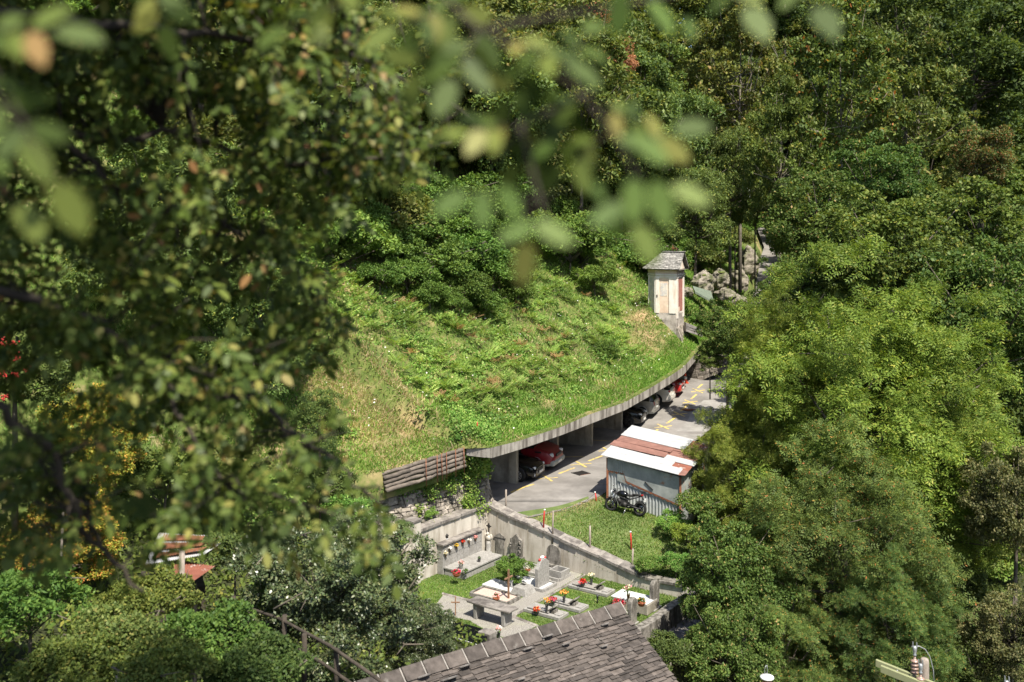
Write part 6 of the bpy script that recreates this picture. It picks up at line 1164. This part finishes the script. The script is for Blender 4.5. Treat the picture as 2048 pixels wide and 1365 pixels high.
# rowan berries
rt = [o for o in bpy.data.objects if o.name == 'rowan_tree'][0]; rng = R(77); mb = MB()
for px, py in ((8, 685), (26, 688), (36, 715), (8, 748), (32, 750), (55, 742), (10, 795)):
    c = W(px, py, 24.3)
    for _ in range(16): q = c + Vector(rng.normal(size=3) * .045); mb.ball(tuple(q), .022, 5, 4)
inv = rt.matrix_basis.inverted(); mb.v = [tuple(inv @ Vector(v_)) for v_ in mb.v]; mb.build('berries', M['redpaint'], rt)
# holly, box bush in the graveyard
shape('holly', (2.3, 2.0, 1.9), 2.0, 31, nb=230, br=.30, nl=62000, L=.085, Wd=.05, bare=30, trunk=.07, hollow=.25, bottom=-.8)
tree_at('holly', 'holly', 675, 1195, 24, 190, 3, 'holly_tree', 'large glossy dark green holly in front of the graveyard pillar', None, .95)
tree_at('holly', 'holly', 840, 1275, 24.5, 72, 5, 'holly_tree', 'lower holly branches reaching to the stone roof ridge', None, 1.1)
shape('box', (.62, .62, .62), .62, 33, nb=60, br=.14, nl=12000, L=.055, Wd=.03, bare=0, trunk=.03)
q = CG(1027, 1172); tree('box', 'hazel', (q.x, q.y, cem_z), 1.0, 0, 'box_bush', 'round clipped green bush in the middle of the graveyard grass', 'bush')
# ------------------------------------------------------------------ forest fill
rng = R(55); cnt = 0; placed = [(W(a[2], a[3], a[4]).x, a[4]) for a in TL]
def px_of(x, y, z): return CX + x / y * F, HY + (CZ - z) / y * F
grid = [(x + rng.uniform(-1.8, 1.8), y + rng.uniform(-1.8, 1.8)) for y in np.arange(54, 112, 5.6) for x in np.arange(-62, 66, 5.6)] + [(x + rng.uniform(-3, 3), y + rng.uniform(-3, 3)) for y in np.arange(112, 290, 8.5) for x in np.arange(-60, 150, 8.5)] + [(x, y) for y in (150, 158, 170, 184, 200, 215) for x in (18, 26, 34, 41) if not (y < 165 and x > 36)]
rxr_f = lambda y: np.interp(y, RXa[:, 1], RXa[:, 0])
KL = {'dark': 'dark green', 'broad': 'mid green', 'olive': 'olive green', 'chestnut': 'blue green', 'linden': 'tan green', 'maple': 'deep green', 'ashold': 'yellow flecked', 'thin': 'sparse'}
for x, y in grid:
    v, c = hillv(x, y); v = float(v); far = y > 110
    if v > 0:
        lim = 13 if c < 66 else (8 if c < 80 else 3.5)
        if v < lim: continue
        z = float(hill(x, y))
    else:
        if y < 215 and x < rxr_f(y) + 3.2: continue
        if y < 62: continue
        z = float(land(x, y))
    s = (rng.uniform(.95, 1.45) if not far else rng.uniform(1.4, 2.0)); H = 7.5 * s
    pxx, pyy = px_of(x, y, z + H); rp = 4 * s / y * F
    if pxx < -rp or pxx > 2048 + rp or pyy - rp > 900 or px_of(x, y, z)[1] < -40: continue
    if v <= 0 and 1440 < pxx < 1550 and pyy + rp > 430 and y < 170: continue
    if any((x - a) ** 2 + (y - b) ** 2 < 10 for a, b in placed): continue
    u = rng.random()
    if v > 0: lf = (['chestnut', 'broad', 'dark', 'olive'] if pxx < 700 else ['olive', 'broad', 'chestnut', 'linden', 'dark', 'olive'] if pxx < 1150 else ['chestnut', 'dark', 'broad', 'chestnut', 'olive'])
    else: lf = (['olive', 'broad', 'ashold', 'dark', 'maple'] if pxx < 1800 else ['dark', 'broad', 'dark', 'maple', 'olive'])
    lf = lf[int(u * len(lf))]; sh = ['far1', 'far2', 'far3', 'far2', 'thin'][rng.integers(5)]
    reg = ('on the hidden upper left slope' if pxx < 650 else 'at the top of the picture behind the blurred leaves' if pxx < 1150 else 'on the slope above the chapel') if v > 0 else ('across the road right of the chapel' if pxx < 1650 else 'on the far right mountainside' if pyy > 250 else 'high in the upper right corner')
    tree(sh, lf, (x, y, z - .3), s, rng.uniform(0, 6.28), {'chestnut': 'chestnut_tree', 'linden': 'linden_tree', 'maple': 'maple_tree', 'dark': 'oak_tree'}.get(lf, 'broadleaf_tree'), f"{KL[lf]} woodland tree {reg}", 'tree', f"{KL[lf]} trees {reg}", rng.uniform(.9, 1.2)); cnt += 1
    # undergrowth below the first rows
    for _k in range(2 if y < 105 else 0):
        a, b = x + rng.uniform(-3, 3), y - rng.uniform(1.5, 3.5)
        vb_, _ = hillv(a, b); zz = float(hill(a, b)) if vb_ > 1 else (float(land(a, b)) if a > rxr_f(b) + 1.5 else None)
        if zz is not None: tree(['bush', 'bush2'][rng.integers(2)], ['hazel', 'broad', 'olive', 'broom'][rng.integers(4)], (a, b, zz - .3), rng.uniform(1.1, 2.0), rng.uniform(0, 6.28), 'undergrowth_bush', 'undergrowth bush between the woodland trees', 'bush', 'undergrowth bushes of the woodland')
print('forest trees', cnt)
# ------------------------------------------------------------------ near walnut tree framing the view
wt = thing('walnut_tree', 'walnut tree with blurred overhanging branches framing the left and top of the view', 'tree', (-5.5, 1.0, 2))
def leaflets(P, T, Nn, L, Wd):
    T = nrm(T); Sd = nrm(np.cross(T, Nn)); Nn = nrm(np.cross(Sd, T)); L = np.asarray(L).reshape(-1, 1); Wd = np.asarray(Wd).reshape(-1, 1); vs = []
    for a, b, c in ((-.5, 0, 0), (-.28, .42, .05), (.08, .5, .06), (.36, .26, .02), (.5, 0, -.06), (.36, -.26, .02), (.08, -.5, .06), (-.28, -.42, .05)): vs.append(P + T * L * a + Sd * Wd * b + Nn * L * c)
    V = np.stack(vs, 1).reshape(-1, 3); return V, np.arange(len(V)).reshape(-1, 8)
def wspray(rng, B, T, Nn, L, k=3, ls=.3):
    """compound walnut leaves: base B, axis T; returns leaflets"""
    T = nrm(T); Sd = nrm(np.cross(T, Nn)); Nn = nrm(np.cross(Sd, T)); out = []; L = np.asarray(L).reshape(-1, 1)
    for i in range(k):
        for sg in (-1, 1):
            ax = nrm(T * .5 + Sd * sg * .85 - Nn * .25 + rng.normal(size=T.shape) * .18); l = L * ls * (.75 + .25 * (i / max(1, k - 1))); c = B + T * L * (.3 + .55 * i / k) + ax * l * .55; out.append((c, ax, nrm(Nn + rng.normal(size=T.shape) * .3), l))
    ax = nrm(T - Nn * .3); l = L * ls * 1.15; out.append((B + T * L * .92 + ax * l * .5, ax, Nn, l))
    P = np.concatenate([o[0] for o in out]); A = np.concatenate([o[1] for o in out]); Nm = np.concatenate([o[2] for o in out]); l = np.concatenate([o[3] for o in out]); return leaflets(P, A, Nm, l, l * .5)
rng = R(9); LIMBS = [[(-300, 130, 5.5), (0, 215, 6), (150, 285, 6.4), (330, 262, 6.8), (560, 330, 7.2), (760, 310, 7.4), (900, 290, 7.4)], [(150, 285, 6.4), (225, 370, 6.6), (420, 430, 7), (560, 520, 7.2), (690, 640, 7.3)], [(-200, 520, 5.6), (60, 600, 6), (210, 640, 6.2), (330, 780, 6.4), (440, 960, 6.4)],
 [(-200, 0, 5), (250, 50, 5.6), (600, 90, 6.2), (800, 150, 6.6), (960, 250, 7)], [(-150, 700, 5.4), (50, 850, 5.8), (120, 960, 6), (180, 1080, 6.2), (290, 1180, 6.3)], [(330, 780, 6.4), (500, 800, 6.8), (640, 900, 7), (760, 1010, 7)]]
mb = MB(); LP3 = []
for L_ in LIMBS:
    pts = densify([W(*p) for p in L_], 24); n = len(pts); j = 0; pts = [p + Vector(rng.normal(size=3) * .02) for p in pts]; r0_ = .032 if L_[0][0] < 0 else .02
    mb.tube(pts, [r0_ * (1 - .8 * i / n) + .004 for i in range(n)], 7); LP3 += pts
tr0 = Vector((-5.5, 1.0, 2)); hub = Vector((-4.6, 2.6, 12.5))
mb.tube([tr0 - Vector((0, 0, 3)), tr0 + Vector((0, .3, 4)), Vector((-5.1, 2.0, 9.5)), hub], [.3, .26, .2, .14], 10)
for L_ in LIMBS:
    if L_[0][0] < 0: mb.tube([hub, hub.lerp(W(*L_[0]), .5) + Vector((0, 0, .2)), W(*L_[0])], [.1, .07, .05], 7)
for q in ((-5, 3.5, 17), (-3, 4.5, 16), (-1.5, 4, 15.4), (-3, 2.5, 15.5)): mb.tube([hub, hub.lerp(Vector(q), .5) + Vector((.2, 0, .4)), Vector(q)], [.11, .08, .04], 7)
nearL = [[(500, -350, 3.2), (760, -120, 2.7), (960, 60, 2.4), (1180, 190, 2.3), (1250, 300, 2.3), (1285, 385, 2.3)], [(1180, 190, 2.3), (1040, 250, 2.35), (990, 330, 2.4)], [(960, 60, 2.4), (1250, 10, 2.4), (1450, -30, 2.5), (1600, -40, 2.5)], [(-250, -150, 2.4), (-60, 60, 2.2), (40, 230, 2.1)], [(1040, 250, 2.35), (1080, 400, 2.35), (1100, 455, 2.35)]]
for L_ in nearL:
    pts = densify([W(*p) for p in L_], 14); mb.tube(pts, [.006 * (1 - .7 * i / 14) + .0015 for i in range(14)], 6)
mb.tube([hub, W(200, -500, 3.4), W(500, -350, 3.2)], [.06, .02, .008], 7); mb.tube([hub, W(-250, -150, 2.4)], [.05, .014], 7)
# twig tips: position density follows the hanging crown
def dens(px, py):
    edge = np.interp(py, [-200, 60, 130, 330, 430, 470, 620, 760, 860, 960, 1080, 1160], [900, 760, 900, 960, 880, 740, 730, 730, 690, 720, 560, 250])
    d = np.clip((edge - px) / 160, 0, 1); d = d * (1 - .55 * blob(px, py, 330, 460, 120)) * (1 - .55 * blob(px, py, 480, 640, 60)) * (1 - .45 * blob(px, py, 250, 1000, 90)) * (1 - .6 * blob(px, py, 60, 820, 90)); d = d * np.clip((1190 - py) / 420, 0, 1); return d
tips = []
while len(tips) < 430:
    px, py = rng.uniform(-260, 980), rng.uniform(-180, 1180)
    if rng.random() < dens(px, py): tips.append(W(px, py, rng.uniform(5.6, 8.6)))
for px, py, D in ((760, 1090, 6.1), (720, 1110, 6.2), (700, 1040, 6), (600, 1110, 6.2), (560, 1070, 6.3)): tips.append(W(px, py, D))
LA = np.array([tuple(p) for p in LP3]); BB = []; TT = []
for t_ in tips:
    q = np.array(t_); i = int(np.argmin(np.linalg.norm(LA - q, axis=1))); a = Vector(LA[i]); dirv = (t_ - a); L_ = dirv.length; m_ = a.lerp(t_, .5) + Vector((0, 0, .08 * L_)) + Vector(rng.normal(size=3) * .05)
    mb.tube([a, m_, t_], [.009, .006, .003], 4)
    for k in range(9): f = rng.uniform(.35, 1.0); BB.append(tuple(a.lerp(t_, f) + Vector(rng.normal(size=3) * .05))); TT.append(tuple(dirv.normalized() * .7 + Vector(rng.normal(size=3) * .7) - Vector((0, 0, .25))))
BB = np.array(BB); TT = np.array(TT); Nn = np.tile((0.0, -.35, .9), (len(BB), 1)) + rng.normal(size=BB.shape) * .4
V, Q = wspray(rng, BB, TT, Nn, rng.uniform(.17, .27, len(BB)), 3, .36); npmesh('foliage', V - np.array((-5.5, 1.0, 2)), Q, M['leaf_walnut'], wt, n=8)
# crown added above, out of the frame, to shade leaves and bushes at left
n = 14000; P = np.c_[-1.4 - 6.5 * rng.random(n), 1.5 + 9.5 * rng.random(n) ** 1.2, rng.uniform(14.6, 18.8, n)]; P[:, 2] += .6 * np.sin(P[:, 0] * 1.7) ; P = P[(P[:, 2] - 12) > .25 * P[:, 1] + .4]
V, Q = wspray(rng, P, rng.normal(size=P.shape) - np.array((0, 0, .3)), np.tile((0., 0, 1), (len(P), 1)) + rng.normal(size=P.shape) * .4, rng.uniform(.3, .45, len(P)), 3, .34); npmesh('shading_foliage', V - np.array((-5.5, 1.0, 2)), Q, M['leaf_walnut'], wt, n=8)
# near, strongly blurred sprays: (base px, tip px, depth, leaflet pairs)
NS = [((1250, 300), (1330, 270), 2.3, 2), ((1200, 210), (1290, 250), 2.35, 3), ((1180, 190), (1080, 230), 2.35, 3), ((1040, 250), (930, 260), 2.4, 3), ((1150, 190), (1130, 300), 2.4, 3),
 ((960, 60), (900, 170), 2.4, 3), ((1000, 70), (1150, 130), 2.4, 3), ((900, 10), (780, 60), 2.5, 3), ((1060, 110), (1020, 190), 2.4, 3), ((1450, -30), (1500, 20), 2.5, 1), ((1580, -35), (1640, 20), 2.5, 1),
 ((760, -120), (640, 20), 2.6, 3), ((-60, 60), (130, 60), 2.1, 3), ((20, 200), (120, 380), 1.9, 1), ((-60, 100), (60, 300), 2.1, 2), ((1120, 150), (1180, 60), 2.4, 2), ((860, -40), (960, 80), 2.5, 2), ((700, 0), (560, 60), 2.8, 2), ((1210, 270), (1130, 330), 2.35, 2), ((-80, 300), (40, 420), 2.3, 1), ((1100, 260), (1040, 330), 2.4, 2), ((860, 60), (830, 160), 2.6, 3), ((300, -60), (330, 60), 2.8, 3)]
# single hanging leaflets: centre px, length px, angle (deg, down = 90), depth
LF = [(1268, 402, 100, 92, 2.0), (1322, 408, 104, 75, 2.0), (1382, 392, 92, 22, 2.0), (1290, 488, 96, 62, 2.0), (1215, 430, 84, 150, 2.0), (1108, 468, 92, 28, 2.0), (1050, 528, 100, 100, 2.0), (1030, 466, 78, 155, 2.0), (965, 420, 84, 88, 2.0), (1020, 408, 84, 66, 2.0), (900, 408, 84, 148, 2.0), (1232, 452, 60, 100, 2.0), (1300, 300, 96, 35, 2.0), (1270, 285, 70, 10, 2.0), (1238, 28, 92, 95, 2.4), (1322, 36, 92, 55, 2.4), (1378, 58, 52, 78, 2.4), (1196, 385, 46, 60, 2.0), (1090, 300, 74, 140, 2.4), (1175, 310, 60, 80, 2.4)]
vs = []; qs = []; o_ = 0
for (ax, ay), (bx, by), D, k in NS:
    a, b = W(ax, ay, D), W(bx, by, D * rng.uniform(.93, 1.05)); T = np.array([tuple(b - a)]); L_ = float(np.linalg.norm(T)); V, Q = wspray(rng, np.array([tuple(a)]), T, np.array([(rng.uniform(-.3, .3), -.75, .6)]), np.array([max(L_ * .95, .13)]), k, min(.75, .078 / max(L_ * .95, .13) * (1.25 if k > 1 else 1.4)))
    vs.append(V); qs.append(Q + o_); o_ += len(V); mb.tube([a, b], [.003, .0015], 4)
lvs = []; lqs = []; lo_ = 0
for cx_, cy_, ln, an_, D in LF:
    a_ = math.radians(an_); c = W(cx_, cy_, D); T = np.array([(math.cos(a_), rng.uniform(-.25, .25), -math.sin(a_))]); l = np.array([ln / F * D]); V, Q = leaflets(np.array([tuple(c)]), T, np.array([(rng.uniform(-.35, .35), -.8, .55)]), l, l * .5)
    lvs.append(V); lqs.append(Q + lo_); lo_ += len(V)
npmesh('hanging_leaves', np.concatenate(lvs) - np.array((-5.5, 1.0, 2)), np.concatenate(lqs), M['leaf_walnutlight'], wt, n=8)
for (ax, ay), (bx, by) in (((1262, 330), (1290, 385)), ((1285, 340), (1268, 360)), ((1285, 380), (1350, 385)), ((1290, 385), (1290, 440)), ((1250, 400), (1160, 440)), ((1060, 400), (1050, 485)), ((1100, 400), (930, 385))): mb.tube([W(ax, ay, 2.05), W(bx, by, 2.0)], [.0028, .0016], 4)
npmesh('foreground_foliage', np.concatenate(vs) - np.array((-5.5, 1.0, 2)), np.concatenate(qs), M['leaf_walnut'], wt, n=8)
mb.build('branches', M['darkbark'], wt, True)
